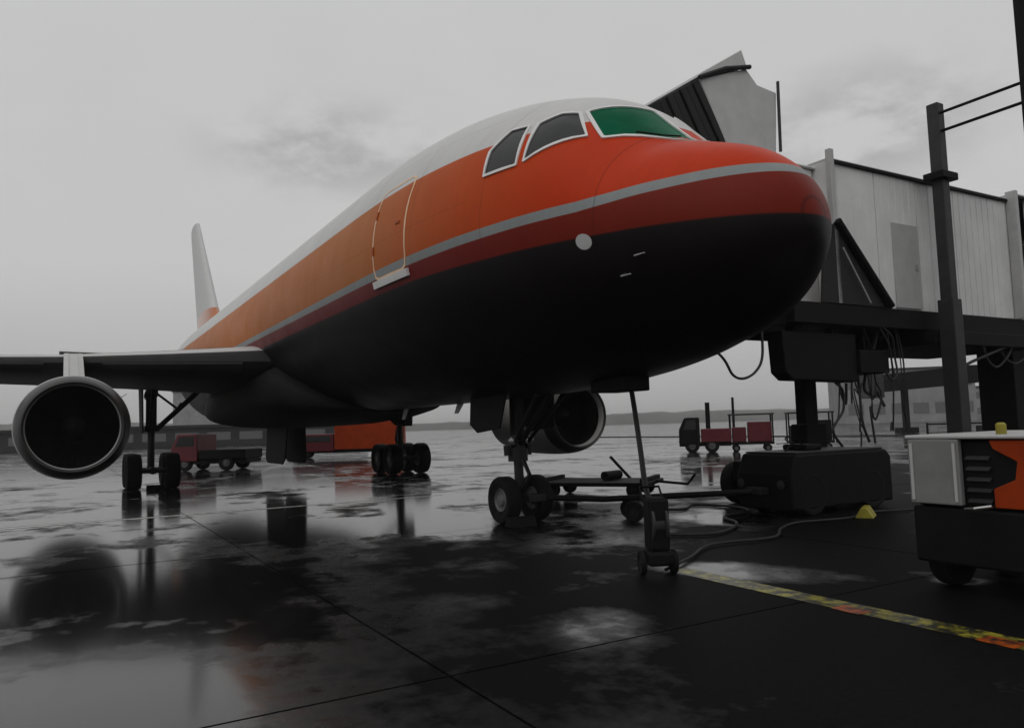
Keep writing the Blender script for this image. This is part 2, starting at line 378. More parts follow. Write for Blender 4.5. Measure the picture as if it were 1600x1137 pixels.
# far hills, low and wooded
def hills():
    b = MB(); n = 220; rnd = random.Random(3); prof = []
    for i in range(n + 1):
        t = i / n; x = -1500 + 3000 * t
        h = 16 + 6 * math.sin(t * 9) + 4 * math.sin(t * 23 + 1) + rnd.uniform(0, 2.6)
        prof.append((x, h))
    rows = []
    for k, (y, f) in enumerate(((1000, 0), (1006, .8), (1030, 1), (1250, .9), (1500, 0))):
        rows.append([(x, y + 40 * math.sin(x * .004) + rnd.uniform(-3, 3), h * f - (.2 if f == 0 else 0)) for x, h in prof])
    b.loft(rows, closed=False, caps=False)
    return b
HILLM = mat('wooded_hill', (.085, .088, .085), .95, var=.35, vscale=.03)
h = hills().build('hills', HILLM, smooth=80); h['kind'] = 'structure'

# ================================================================== AIRLINER
S = [-.04,.02,.16,.41,.76,1.16,1.56,1.85,2.3,2.8,3.3,4.0,5.0,6.5,8.0,9.5,36,40,44,48,52]
TOP = [4.36,4.66,4.93,5.21,5.47,5.65,5.80,5.90,6.27,6.73,7.08,7.37,7.66,7.93,8.07,8.13,8.13,8.11,8.0,7.75,7.3]
BOT = [4.36,4.08,3.84,3.56,3.29,3.1,2.97,2.90,2.79,2.70,2.63,2.56,2.50,2.46,2.45,2.45,2.45,3.1,4.2,5.5,6.7]
HW = [.0,.28,.55,.84,1.14,1.4,1.62,1.74,1.93,2.11,2.26,2.42,2.6,2.75,2.81,2.825,2.825,2.6,1.95,1.1,.3]
ZM = [4.36,4.36,4.37,4.38,4.40,4.44,4.50,4.54,4.63,4.72,4.8,4.93,5.08,5.2,5.26,5.28,5.28,5.7,6.2,6.7,7.0]
SQ = [math.sqrt(q + .04) for q in S]
def herm(xs, ys, x):
    n = len(xs)
    if x <= xs[0]: return ys[0]
    if x >= xs[-1]: return ys[-1]
    dl = [(ys[i+1]-ys[i])/(xs[i+1]-xs[i]) for i in range(n-1)]
    def m(i):
        if i == 0: return dl[0]
        if i == n-1: return dl[-1]
        a_, b_ = dl[i-1], dl[i]
        return 0 if a_*b_ <= 0 else 2*a_*b_/(a_+b_)
    for i in range(n-1):
        if x <= xs[i+1]:
            hh = xs[i+1]-xs[i]; t = (x-xs[i])/hh
            return (2*t**3-3*t*t+1)*ys[i]+(t**3-2*t*t+t)*hh*m(i)+(-2*t**3+3*t*t)*ys[i+1]+(t**3-t*t)*hh*m(i+1)
def sec(s):
    q = math.sqrt(max(s, -.04) + .04)
    return [herm(SQ, Y, q) for Y in (TOP, BOT, HW, ZM)]
def surf(s, ph):
    t, b, hw, m = sec(s); c, sn = math.cos(ph), math.sin(ph)
    return Vector((-s, -hw * sn, (m + (t - m) * c) if c >= 0 else (m + (m - b) * c)))
def normal(s, ph):
    e = .01
    a_ = surf(s + e, ph) - surf(s - e, ph); b_ = surf(s, ph + e) - surf(s, ph - e)
    n = a_.cross(b_)
    c = surf(s, ph); mid = Vector((c.x, 0, sec(s)[3]))
    n.normalize()
    return n if n.dot(c - mid) > 0 else -n

air = thing('airliner', 'twin-engine airliner painted orange, red and white, parked nose-in on the wet apron', 'airliner', N0, ROT)

NR = 128
b = MB(); st = [-.04 + .06 * 0]
st = [(.0008 + (i / 60) ** 2 * 9.54) - .04 for i in range(0, 61)] + [9.5 + i * 1.06 for i in range(1, 26)] + [36.5 + .5 * i for i in range(0, 32)]
rings = [[surf(s, 2 * math.pi * j / NR) for j in range(NR)] for s in st]
b.loft(rings)
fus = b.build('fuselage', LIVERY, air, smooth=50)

def curve_pts(poly, k=6, round_=.045):
    """rounds the corners of a polygon given in (s, phi-degrees) and resamples it"""
    res = []; n = len(poly)
    for i in range(n):
        p0, p1, p2 = Vector(poly[i - 1]), Vector(poly[i]), Vector(poly[(i + 1) % n])
        a_ = p1.lerp(p0, round_); c_ = p1.lerp(p2, round_)
        for j in range(k + 1):
            t = j / k; res.append(a_.lerp(p1, t).lerp(p1.lerp(c_, t), t))
        nx = p2.lerp(p1, round_)
        for j in range(1, k): res.append(c_.lerp(nx, j / k))
    return res
def inset2d(loop, d):
    """metric inset (negative = outset) of a loop in (s, phi deg)"""
    n = len(loop); ctr = sum((Vector(q) for q in loop), Vector((0, 0))) / n
    c3 = surf(ctr.x, R(ctr.y)); o = []
    for q in loop:
        L = (surf(q[0], R(q[1])) - c3).length
        o.append(ctr + (Vector(q) - ctr) * (1 - d / L))
    return o
def patch(loop, off, rings_=5):
    n = len(loop); ctr = sum((Vector(q) for q in loop), Vector((0, 0))) / n
    vs = []; fs = []
    for k in range(rings_, 0, -1):
        for q in loop:
            p = ctr + (Vector(q) - ctr) * (k / rings_); ph = R(p.y); vs.append(surf(p.x, ph) + normal(p.x, ph) * off)
    vs.append(surf(ctr.x, R(ctr.y)) + normal(ctr.x, R(ctr.y)) * off)
    for k in range(rings_ - 1):
        for j in range(n): fs.append((k*n+j, k*n+(j+1) % n, (k+1)*n+(j+1) % n, (k+1)*n+j))
    for j in range(n): fs.append(((rings_-1)*n+j, (rings_-1)*n+(j+1) % n, rings_*n))
    # rim going down into the skin gives it depth
    o = len(vs)
    for q in loop: vs.append(surf(q[0], R(q[1])) - normal(q[0], R(q[1])) * .02)
    for j in range(n): fs.append((j, o + j, o + (j + 1) % n, (j + 1) % n))
    return vs, fs
def band(loop_in, loop_out, off):
    n = len(loop_in); vs = []
    for lp, of in ((loop_in, -.02), (loop_in, off), (loop_out, off), (loop_out, -.02)):
        for q in lp: vs.append(surf(q[0], R(q[1])) + normal(q[0], R(q[1])) * of)
    fs = [(k*n+j, k*n+(j+1) % n, (k+1)*n+(j+1) % n, (k+1)*n+j) for k in range(3) for j in range(n)]
    return vs, fs
def mirror(poly, side): return [(p, q * side) for p, q in poly]

def cockpit_window(poly, side, glass, fw):
    lp = curve_pts(mirror(poly, side)); b = MB(); b.add(*patch(lp, .002)); w = b.build('cockpit_window', glass, air, smooth=40)
    b = MB(); b.add(*band(inset2d(lp, .012), inset2d(lp, -fw), .024)); b.build('window_frame', WHITE, w, smooth=40)
    return w
WF = [(2.99, 31), (2.75, 1), (1.64, 1), (2.41, 41)]
WFP = [(2.99, 31), (2.82, 13), (1.86, 13), (2.41, 41)]
W1 = [(3.30, 37.5), (3.06, 34.2), (2.62, 45.0), (3.36, 64.6), (3.52, 45.5)]
W2 = [(4.02, 49.6), (3.70, 47.2), (3.50, 66.4), (4.13, 70.6), (4.21, 60.0)]
for side in (1, -1):
    cockpit_window(WF if side > 0 else WFP, side, GLASSG, .05); cockpit_window(W1, side, GLASSD, .045); cockpit_window(W2, side, GLASSD, .04)
    # wiper parked along the foot of the windscreen
    b = MB(); ps = [(2.2, 28 * side), (2.0, 18 * side), (1.95, 9 * side)]
    b.tube([surf(p, R(q)) + normal(p, R(q)) * .04 for p, q in ps], .012, 6); b.build('wiper', BLACKP, air)
# brow panel joint
# doors
def phz(s, z, side):
    t, bb, hw, m = sec(s)
    c = (z - m) / ((t - m) if z >= m else (m - bb)); return math.degrees(math.acos(max(-1, min(1, c)))) * side
def door(s0, s1, z0, z1, side):
    pl = []
    for (p0, q0), (p1, q1) in (((s0, z1), (s1, z1)), ((s1, z1), (s1, z0)), ((s1, z0), (s0, z0)), ((s0, z0), (s0, z1))):
        for k in range(8): pl.append((p0 + (p1 - p0) * k / 8, q0 + (q1 - q0) * k / 8))
    # round the corners
    def rc(p, q, rad=.16):
        cx = min(max(p, s0 + rad), s1 - rad); cz = min(max(q, z0 + rad), z1 - rad); dx, dz = p - cx, q - cz; L = math.hypot(dx, dz)
        return (cx + dx * rad / L, cz + dz * rad / L) if L > rad else (p, q)
    pl = [rc(*q) for q in pl]; lp = [(p, phz(p, q, side)) for p, q in pl]
    b = MB(); b.add(*patch(inset2d(lp, .03), .004)); d = b.build('passenger_door', LIVERY, air, smooth=40)
    b = MB(); b.add(*band(inset2d(lp, .026), inset2d(lp, -.022), .009)); b.build('door_outline', CREAM, d, smooth=40)
    sl = [(s0 - .06, z0 - .02), (s1 + .06, z0 - .02), (s1 + .06, z0 - .15), (s0 - .06, z0 - .15)]
    pl = []
    for i in range(4):
        (p0, q0), (p1, q1) = sl[i], sl[(i + 1) % 4]
        for k in range(6): pl.append((p0 + (p1 - p0) * k / 6, phz(p0 + (p1 - p0) * k / 6, q0 + (q1 - q0) * k / 6, side)))
    b = MB(); b.add(*patch(pl, .05)); b.build('door_sill', WHITE, d, smooth=30)
    for sq, zq, w_, h_ in ((s0 + .32, 5.62, .16, .05), (s1 - .02, 5.3, .05, .16), (s1 - .02, 6.0, .05, .16)):
        pl = [(sq + w_ / 2 * math.copysign(min(1, abs(math.cos(t)) * 1.6), math.cos(t)), phz(sq, zq + h_ / 2 * math.copysign(min(1, abs(math.sin(t)) * 1.6), math.sin(t)), side)) for t in [k * math.pi / 6 + .1 for k in range(12)]]
        b = MB(); b.add(*patch(pl, .02, 2)); b.build('handle' if w_ > .1 else 'hinge', SHADE, d, smooth=40)
for side in (1, -1): door(6.35, 7.75, 4.74, 6.46, side)
# round plate on the side of the nose
for side in (1, -1):
    c = (2.2, phz(2.2, 4.34, side)); lp = [(c[0] + .115 * math.cos(t), c[1] + math.degrees(.115 * math.sin(t) / 1.9)) for t in [k * math.pi / 10 for k in range(20)]]
    b = MB(); b.add(*patch(lp, .012, 3)); o = b.build('sensor_plate', GREYP, air, smooth=40); o['label'] = 'round light grey plate on the side of the nose'
    for sq, zq in ((1.5, 4.05), (1.75, 3.85)):
        n_ = normal(sq, R(phz(sq, zq, side))); p = surf(sq, R(phz(sq, zq, side)))
        b = MB(); b.tube([p, p + n_ * .12, p + n_ * .14 + Vector((.2, 0, 0))], [.016, .014, .008], 8); b.build('pitot_probe', METAL, air, smooth=40)
# blade aerials
for s_, ph, hh in ((9.3, 0, .36), (15, 0, .3), (13, math.pi, .32), (9.8, math.pi, .25)):
    sg = 1 if ph == 0 else -1; z0 = surf(s_, ph).z - .03 * sg
    b = MB(); b.prism([(-s_ + .22, -.014, z0), (-s_ - .12, -.014, z0), (-s_ - .3, -.014, z0 + hh * sg), (-s_ - .12, -.014, z0 + hh * sg)], (0, .028, 0)); b.build('blade_aerial', GREYP, air, bevel=.008)

# ---- wings
def foil(n=16, th=.12, camber=.012):
    xs = [(1 - math.cos(math.pi * k / n)) / 2 for k in range(n + 1)]
    yt = lambda x: 5 * th * (.2969 * math.sqrt(x) - .126 * x - .3516 * x * x + .2843 * x ** 3 - .1036 * x ** 4)
    up = [(x, yt(x) + camber * 4 * x * (1 - x)) for x in xs]; lo = [(x, -yt(x) * .95 + camber * 4 * x * (1 - x)) for x in xs]
    return up[::-1] + lo[1:-1]
WST = [(1.5, 16.9, 10.6, 4.10, .145), (2.83, 17.3, 9.8, 4.14, .14), (5.2, 18.55, 8.2, 4.19, .125), (7.65, 19.85, 6.7, 4.24, .115), (10, 21.1, 6.0, 4.33, .11), (14, 23.25, 5.05, 4.6, .105), (18.5, 25.7, 3.95, 4.95, .1), (22.4, 27.8, 3.0, 5.3, .1)]
def wpt(y):
    for i in range(len(WST) - 1):
        if y <= WST[i + 1][0]:
            t = (y - WST[i][0]) / (WST[i + 1][0] - WST[i][0]); return [WST[i][k] + (WST[i + 1][k] - WST[i][k]) * t for k in range(5)]
    return WST[-1]
def wing_ring(y, side, fl=None, grow=0, droop=0):
    y_, le, ch, z, th = wpt(y); pts = fl or foil(16, th); o = []
    for fx, fz in (foil(16, th) if fl is None else fl(th)):
        inc = -.045 * fx * ch   # incidence: trailing edge lower
        o.append((-(le + fx * ch) + (grow if fx < .02 else 0), y * side, z - .1 + fz * ch * (1 + grow) + inc - droop * max(0, (.16 - fx)) * ch))
    return o
def slat_fl(th):
    f = foil(16, th); n = len(f)
    u = [q for q in f[:17] if q[0] < .17]; l = [q for q in f[17:] if q[0] < .12]
    return u + l
def shade_underside(b, k, n=32):  # painted shade: dark underside faces, carried up over the leading edge
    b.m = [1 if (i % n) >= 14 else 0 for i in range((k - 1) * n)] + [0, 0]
for side in (-1, 1):
    b = MB(); ys = [1.5, 2.83, 4, 5.2, 6.4, 7.65, 8.8, 10, 12, 14, 16, 18.5, 20.5, 22.0, 22.4]
    b.loft([wing_ring(y, side) for y in ys]); shade_underside(b, len(ys)); wg = b.build('wing', [GREYP, WINGSHADE], air, smooth=45)
    for y0, y1 in ((3.3, 6.9), (8.4, 13.9), (14.0, 21.6)):
        b = MB(); k = 6
        b.loft([wing_ring(y0 + (y1 - y0) * i / k, side, slat_fl, .02, .05) for i in range(k + 1)]); b.build('slat', WINGSHADE, wg, smooth=45)
    for y0 in (5.0, 10.2, 13.6, 17.2):
        y_, le, ch, z, th = wpt(y0); te = le + ch
        b = MB(); b.lathe([(0, .02), (.4, .16), (1.2, .24), (2.0, .2), (3.0, .03)], (-(te - 2.1), y0 * side, z - .045 * ch - .22), (-1, 0, -.06), 14); b.build('flap_track_fairing', WINGSHADE, wg, smooth=45)
# wing to body fairing
b = MB(); rg = []
for s_, w_, zt, zb in ((14.6, 1.2, 2.75, 2.42), (15.6, 2.3, 3.4, 2.3), (17, 2.86, 4.15, 2.18), (19, 3.02, 4.4, 2.1), (23, 3.05, 4.3, 2.08), (26, 3.0, 4.0, 2.1), (28.5, 2.7, 3.6, 2.2), (31, 1.4, 2.8, 2.44)):
    rg.append([(-s_, w_ * math.copysign(abs(math.sin(t)) ** .75, math.sin(t)), (zt + zb) / 2 + (zt - zb) / 2 * math.copysign(abs(math.cos(t)) ** .7, math.cos(t))) for t in [2 * math.pi * j / 40 for j in range(40)]])
b.loft(rg); b.build('wing_root_fairing', BELLYSHADE, air, smooth=50)

# ---- engines
EY, EZ, ES = 7.65, 2.205, 15.82
def engine(side):
    e = MB()
    e.lathe([(.52, 1.29), (.85, 1.33), (1.6, 1.36), (2.8, 1.35), (3.7, 1.29), (4.5, 1.15), (4.5, 1.09), (3.4, 1.05)], (0, 0, 0), (-1, 0, 0), 72)
    eng = e.build('engine', GREYP, air, smooth=35, loc=(-ES, EY * side, EZ))
    b = MB(); b.lathe([(.525, 1.292), (.38, 1.266), (.2, 1.216), (.08, 1.168), (.02, 1.13), (0, 1.105), (.015, 1.082), (.075, 1.055)], (0, 0, 0), (-1, 0, 0), 72); b.lathe([(.075, 1.055), (.18, 1.04), (.34, 1.035)], (0, 0, 0), (-1, 0, 0), 72, 1); b.build('inlet_lip', [LIPSHADE, GREYP], eng, smooth=40)  # dark lip paints its shade, pale throat band paints the lit lower arc
    b = MB(); b.lathe([(.34, 1.035), (.7, 1.06), (1.25, 1.09), (1.5, 1.09), (1.5, .2)], (0, 0, 0), (-1, 0, 0), 72); b.build('inlet_duct', LINER, eng, smooth=40, keep=True)
    b = MB()
    for k in range(38):
        t = 2 * math.pi * k / 38; c, s_ = math.cos(t), math.sin(t)
        tw = []
        for rr, w, an in ((.38, .10, .5), (.7, .11, .8), (1.07, .12, 1.1)):
            for sg in (-1, 1):
                dx = sg * w * math.cos(an); dt = sg * w * math.sin(an)
                tw.append((-1.22 + dx, rr * c - dt * s_, rr * s_ + dt * c))
        b.add(tw, [(0, 1, 3, 2), (2, 3, 5, 4)])
    b.build('fan', FANM, eng, smooth=60)
    b = MB(); b.lathe([(.75, .005), (.85, .14), (1.0, .27), (1.2, .37), (1.35, .4)], (0, 0, 0), (-1, 0, 0), 32); b.build('spinner', FANM, eng, smooth=50)
    b = MB(); b.lathe([(3.4, 1.04), (4.3, .85), (5.0, .66), (5.6, .55), (5.6, .45), (4.9, .4)], (0, 0, 0), (-1, 0, 0), 40); b.lathe([(4.9, .4), (5.7, .3), (6.4, .03)], (0, 0, 0), (-1, 0, 0), 32); b.build('core_exhaust', METAL, eng, smooth=40)
    b = MB(); prof = [(.65, 1.2), (1.6, 1.5), (2.7, 1.86), (3.75, 2.18), (4.4, 2.2), (6.5, 1.95), (8.2, 1.6), (6.2, 1.0), (4.2, .9), (3.0, 1.1)]
    for w in (.2,):
        vs = []; n = len(prof)
        for yy, sh in ((-.12, .0), (-.24, .05), (.24, .05), (.12, .0)):
            cx = sum(p for p, _ in prof) / n; cz = sum(q for _, q in prof) / n
            vs.append([(-(cx + (p - cx) * (1 - sh * 0) - (.1 if sh == 0 and p < 4 else 0)), yy, cz + (q - cz)) for p, q in prof])
        b.loft(vs)
    b.build('pylon', GREYP, eng, smooth=30)
    # cowl latch line and nacelle strake
    b = MB(); b.prism([(-.8, -.008, 0), (-1.9, -.008, 0), (-1.9, -.008, .18), (-1.4, -.008, .2)], (0, .016, 0)); k = b.build('nacelle_strake', GREYP, eng)
    an = R(-55 * 1); k.rotation_euler = (an * -side, 0, 0); k.location = (0, math.sin(R(55)) * 1.34 * -side, math.cos(R(55)) * 1.34)
    return eng
engine(-1); engine(1)

# ---- undercarriage
def wheel_mesh(rad, w, name, rim=.5):
    b = MB(); h_ = w / 2
    prof = [(-h_ * .62, rad * rim), (-h_ * .9, rad * .72), (-h_, rad * .84), (-h_ * .9, rad * .95), (-h_ * .6, rad * .995), (0, rad), (h_ * .6, rad * .995), (h_ * .9, rad * .95), (h_, rad * .84), (h_ * .9, rad * .72), (h_ * .62, rad * rim)]
    for gq in (-.4, -.13, .13, .4):
        pass
    b.lathe(prof, (0, 0, 0), (0, 1, 0), 40, 0)
    for sg in (-1, 1):
        b.lathe([(sg * h_ * .62, rad * rim), (sg * h_ * .7, rad * (rim - .02)), (sg * h_ * .45, rad * (rim - .08)), (sg * h_ * .4, rad * .28), (sg * h_ * .75, rad * .22), (sg * h_ * .8, .001)], (0, 0, 0), (0, 1, 0), 24, 1)
        for k in range(8):
            t = 2 * math.pi * k / 8; b.lathe([(sg * h_ * .42, rad * .05), (sg * h_ * .5, rad * .05), (sg * h_ * .5, .001)], (math.cos(t) * rad * .35, 0, math.sin(t) * rad * .35), (0, 1, 0), 6, 1)
    return b
MS, MY = 25.86, 5.0
def main_gear(side):
    y = MY * side; b = MB()
    b.tube([(0, 0, 4.3), (0, 0, 2.2)], .19, 18); b.tube([(0, 0, 2.25), (0, 0, .66)], .125, 16); b.tube([(0, 0, 2.32), (0, 0, 2.1)], .23, 18)
    b.tube([(.8, 0, .66), (-.8, 0, .66)], .13, 12)
    for x in (.74, -.74): b.tube([(x, -.6, .66), (x, .6, .66)], .085, 12)
    b.tube([(-.22, 0, 2.1), (-.5, 0, 1.5), (-.12, 0, .85)], .06, 8)
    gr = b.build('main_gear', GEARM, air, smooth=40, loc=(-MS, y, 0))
    first = None
    for x in (.74, -.74):
        for yy in (-.64, .64):
            if first is None: first = wheel_mesh(.65, .5, 'w').build('wheel', [RUBBER, HUBM], gr, smooth=40); o = first
            else: o = first.copy(); COL.objects.link(o); o.parent = gr
            o.location = (x, yy, .648); o.rotation_euler = (0, random.uniform(0, 3), 0)
    b = MB(); b.tube([(0, -.15 * side, 2.15), (0, -1.75 * side, 3.7)], .1, 10); b.tube([(.3, -1.0 * side, 3.15), (.02, -.8 * side, 2.75)], .04, 8); b.tube([(0, -.1 * side, 3.6), (0, -.9 * side, 2.95)], .045, 8); b.build('side_brace', GEARM, gr, smooth=40)
    b = MB(); b.tube([(.15, .05 * side, 2.2), (1.3, .05 * side, 3.6)], .07, 10); b.build('drag_brace', GEARM, gr, smooth=40)
    b = MB(); b.prism([(.75, .34 * side, 3.75), (-.75, .34 * side, 3.75), (-.6, .3 * side, 2.05), (.6, .3 * side, 2.05)], (0, .05 * side, 0)); b.build('leg_door', BELLYSHADE, gr, bevel=.02)
    b = MB()
    for q in (-.05, .07): b.tube([(.2, q, 3.4), (.24, q + .03, 2.2), (.2, q, 1.5), (.14, q, .8)], .018, 6)
    b.build('hydraulic_line', CABLE, gr)
    b = MB(); q_ = (.3 - MY) * side; b.prism([(1.7, q_, 2.16), (-1.7, q_, 2.16), (-1.6, q_ + .08 * side, .85), (-1.2, q_ + .1 * side, .68), (1.3, q_ + .1 * side, .68), (1.6, q_ + .08 * side, .9)], (0, .06 * side, 0)); b.build('wheel_well_door', BELLYSHADE, gr, bevel=.02)
main_gear(-1); main_gear(1)

NS = 7.26
b = MB(); b.tube([(0, 0, 2.7), (0, 0, 1.35)], .15, 16); b.tube([(0, 0, 1.4), (.04, 0, .48)], .095, 14); b.tube([(0, 0, 1.45), (0, 0, 1.2)], .2, 16)
b.tube([(.04, -.36, .46), (.04, .36, .46)], .07, 12); b.tube([(.18, 0, 1.25), (.42, 0, .95), (.12, 0, .6)], .045, 8)
for q in (-.24, .24): b.tube([(0, q, 1.32), (0, q * 1.05, 1.52)], .07, 10)
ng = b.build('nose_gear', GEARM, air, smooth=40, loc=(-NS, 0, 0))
nw = wheel_mesh(.46, .3, 'w').build('wheel', [RUBBER, HUBM], ng, smooth=40); nw.location = (.04, -.36, .458)
o = nw.copy(); COL.objects.link(o); o.parent = ng; o.location = (.04, .36, .458); o.rotation_euler = (0, .4, 0)
b = MB(); b.tube([(.05, 0, 1.5), (1.35, 0, 2.55)], .06, 10); b.tube([(.05, -.14, 1.5), (1.3, -.32, 2.5)], .04, 8); b.tube([(.05, .14, 1.5), (1.3, .32, 2.5)], .04, 8); b.build('drag_brace', GEARM, ng, smooth=40)
for sg in (-1, 1):
    b = MB(); b.prism([(.55, .52 * sg, 2.52), (-.95, .52 * sg, 2.52), (-.85, .6 * sg, 1.95), (-.5, .62 * sg, 1.78), (.4, .6 * sg, 1.86)], (0, .035 * sg, 0)); b.build('gear_door', BELLYSHADE, ng, bevel=.012)
    b = MB(); b.lathe([(0, .001), (.02, .08), (.03, .1), (.14, .08), (.18, .02)], (.2, .18 * sg, 1.62), (-1, 0, 0), 18); b.build('taxi_light', METAL, ng, smooth=40)

# service panel hanging open under the nose, the hose plugs in here
b = MB(); b.box((-4.25, -.35, 2.78), (-3.4, .2, 2.4)); b.build('service_panel', BELLYSHADE, air, bevel=.02)

# ---- tail
def fin_ring(z, le, ch, th):
    o = []
    for fx, fz in foil(10, th, 0): o.append((-(le + fx * ch), fz * ch, z))
    return o
TAILM = mat('fin_paint', (.6, .6, .6), .4, var=.05)
b = MB(); b.loft([fin_ring(z, 40.5 + (z - 7.6) * 1.02, 8.4 - (z - 7.6) * .57, .11) for z in (7.2, 8.2, 9.3, 11, 13, 15, 16.2, 16.5)]); fn = b.build('fin', TAILM, air, smooth=45)
b = MB()
for z0, z1 in ((8.6, 9.6),):
    b.loft([fin_ring(z, 40.5 + (z - 7.6) * 1.02 - .03, (8.4 - (z - 7.6) * .57) + .06, .116) for z in (z0, (z0 + z1) / 2, z1)])
b.build('fin_band', ORANGE, fn, smooth=45)
b = MB(); b.loft([[(-(40.5 + (z - 7.6) * 1.02 + (8.4 - (z - 7.6) * .57) * fx), sg * .01 + sg * (1 - fx) * .3 * (1 if fx < .99 else 0), z) for fx, sg in ((.74, 1), (1.02, .3), (1.02, -.3), (.74, -1))] for z in (8.4, 16.2)]); b.build('rudder', TAILM, fn)
for side in (-1, 1):
    b = MB(); rg = []
    for y in (.4, 2, 4, 6, 8.13):
        le = 43.6 + y * .72; ch = 5.6 - y * .42; rg.append([(-(le + fx * ch), y * side, 6.6 + y * .1 + fz * ch) for fx, fz in foil(10, .1, 0)])
    b.loft(rg); b.build('tailplane', TAILM, air, smooth=45)

# ================================================================== BOARDING BRIDGE (port side, square to the aircraft)
BS, BY = 6.2, 8.5
P = Fr(BS, BY)
bridge = thing('boarding_bridge', 'grey covered boarding bridge reaching the far side of the nose, with black bellows hood', 'boarding bridge', AC(BS, BY), ROT)
S0, S1 = 4.8, 7.6; ZF, ZR = 4.35, 7.62
# tunnel: two telescoping lengths, cladding panel by panel on the near side
y_ = 6.85; k = 0
panel0 = None
while y_ < 33:
    w_ = 1.62; out = .0 if y_ < 14.3 else .16
    b = MB(); b.box(P(S0 - out, y_ + .012, ZF), P(S0 - out + .06, y_ + w_ - .012, ZR + out * .6))
    for q_ in (.27, .54, .81, 1.08, 1.35): b.box(P(S0 - out - .014, y_ + q_ - .02, ZF + .06), P(S0 - out + .01, y_ + q_ + .02, ZR + out * .6 - .06))
    b.build('wall_panel', PANEL, bridge, bevel=.006)
    y_ += w_
b = MB(); b.box(P(S1 - .06, 6.85, ZF), P(S1, 33, ZR)); b.build('rear_wall', PANEL, bridge)
b = MB(); b.box(P(S0 + .002, 6.79, ZF + .02), P(S1 - .002, 6.845, ZR - .002)); b.build('end_wall', PANEL, bridge)
b = MB(); b.box(P(S0 - .05, 6.82, ZR + .002), P(S1 + .05, 14.3, ZR + .07)); b.box(P(S0 - .22, 14.3, ZR + .1), P(S1 + .2, 33, ZR + .18)); b.build('roof', GREYP, bridge, bevel=.01)
b = MB(); b.box(P(S0 - .075, 6.8, ZR - .03), P(S0 - .005, 14.28, ZR + .035)); b.box(P(S0 - .25, 14.32, ZR + .05), P(S0 - .17, 33, ZR + .12)); b.build('roof_gutter', BLACKP, bridge)
b = MB(); b.box(P(S0 - .12, 5.3, ZF - .45), P(S0 + .14, 33, ZF + .01)); b.box(P(S1 - .1, 5.3, ZF - .45), P(S1 + .1, 33, ZF + .01)); b.box(P(S0 + .14, 5.3, ZF - .3), P(S1 - .1, 33, ZF - .02))
b.build('floor_beam', BLACKP, bridge, bevel=.015)
b = MB(); b.box(P(S0 - .3, 10.0, 3.56), P(S1 + .1, 14.9, 3.895)); b.build('crosshead', BLACKP, bridge, bevel=.02)
for yy in (6.82, 14.3):
    b = MB(); b.box(P(S0 - .14 - (.14 if yy > 10 else 0), yy - .07, ZF + .015), P(S0 - .015, yy + .07, ZR + .24)); b.build('corner_post', GREYP, bridge, bevel=.01)
# door and notice recess in the wall
b = MB(); b.box(P(S0 - .045, 9.0, ZF + .06), P(S0 - .016, 10.0, ZF + 2.1)); dr = b.build('service_door', mat('door_grey_paint', (.4, .4, .4), .5, var=.1), bridge, bevel=.01)
b = MB(); b.box(P(S0 - .06, 9.82, ZF + 1.0), P(S0 - .03, 9.92, ZF + 1.15)); b.build('handle', METAL, dr, bevel=.005)
# cab at the aircraft
b = MB(); b.box(P(5.15, 4.35, ZF), P(7.9, 6.75, 7.5)); b.box(P(5.08, 4.3, 7.505), P(8.0, 6.8, 7.56)); cab = b.build('cab', PANEL, bridge, bevel=.03)
b = MB(); b.box(P(5.11, 4.9, 5.6), P(5.16, 6.4, 7.0)); b.build('cab_window', GLASSD, cab, bevel=.01)
b = MB(); b.box(P(4.9, 3.3, ZF - .5), P(7.95, 5.6, ZF - .005)); b.build('cab_floor', BLACKP, bridge, bevel=.02)
# hood: pale fabric sides, black accordion against the fuselage
hood = [(5.6, 7.6), (5.72, 9.12), (5.12, 9.18), (4.8, 9.47), (3.39, 8.95), (4.12, 7.6)]
b = MB(); b.prism([P(5.15, y, z) for y, z in hood], (-2.75, 0, 0)); hd = b.build('hood', PANELD, bridge, bevel=.03)
b = MB(); b.prism([P(5.13, y, z) for y, z in ((3.36, 8.99), (4.8, 9.52), (4.66, 9.86), (3.4, 9.07))], (-2.8, 0, 0)); b.build('hood_visor', PANELD, hd, bevel=.02)
b = MB(); b.tube([P(5.1, 3.34, 8.95), P(5.1, 4.1, 9.3), P(5.1, 4.86, 9.5)], .05, 6); b.build('hood_edge', BELLOW, hd)
b = MB(); b.tube([P(5.1, 5.72, 9.35), P(5.1, 5.68, 7.75)], .035, 6); b.build('hood_post', DARKG, hd)
nf = 6
for i in range(nf):
    t0, t1 = i / nf, (i + .86) / nf
    def q(t): return (Vector((3.37, 8.95)).lerp(Vector((2.27, 8.29)), t), Vector((4.1, 7.75)).lerp(Vector((2.95, 7.05)), t))
    (a0, b0), (a1, b1) = q(t0), q(t1)
    b = MB(); b.prism([P(5.16 + .03 * (i % 2), *p) for p in (a0, a1, b1, b0)], (-2.7, 0, 0)); b.build('bellows_fold', BELLOW, bridge, bevel=.02)
b = MB(); b.prism([P(5.2, y, z) for y, z in ((4.3, 7.6), (3.1, 7.1), (2.86, 6.2), (2.9, 4.4), (4.3, 4.3))], (-.2, 0, 0)); b.build('side_bellows', BELLOW, bridge, bevel=.02)
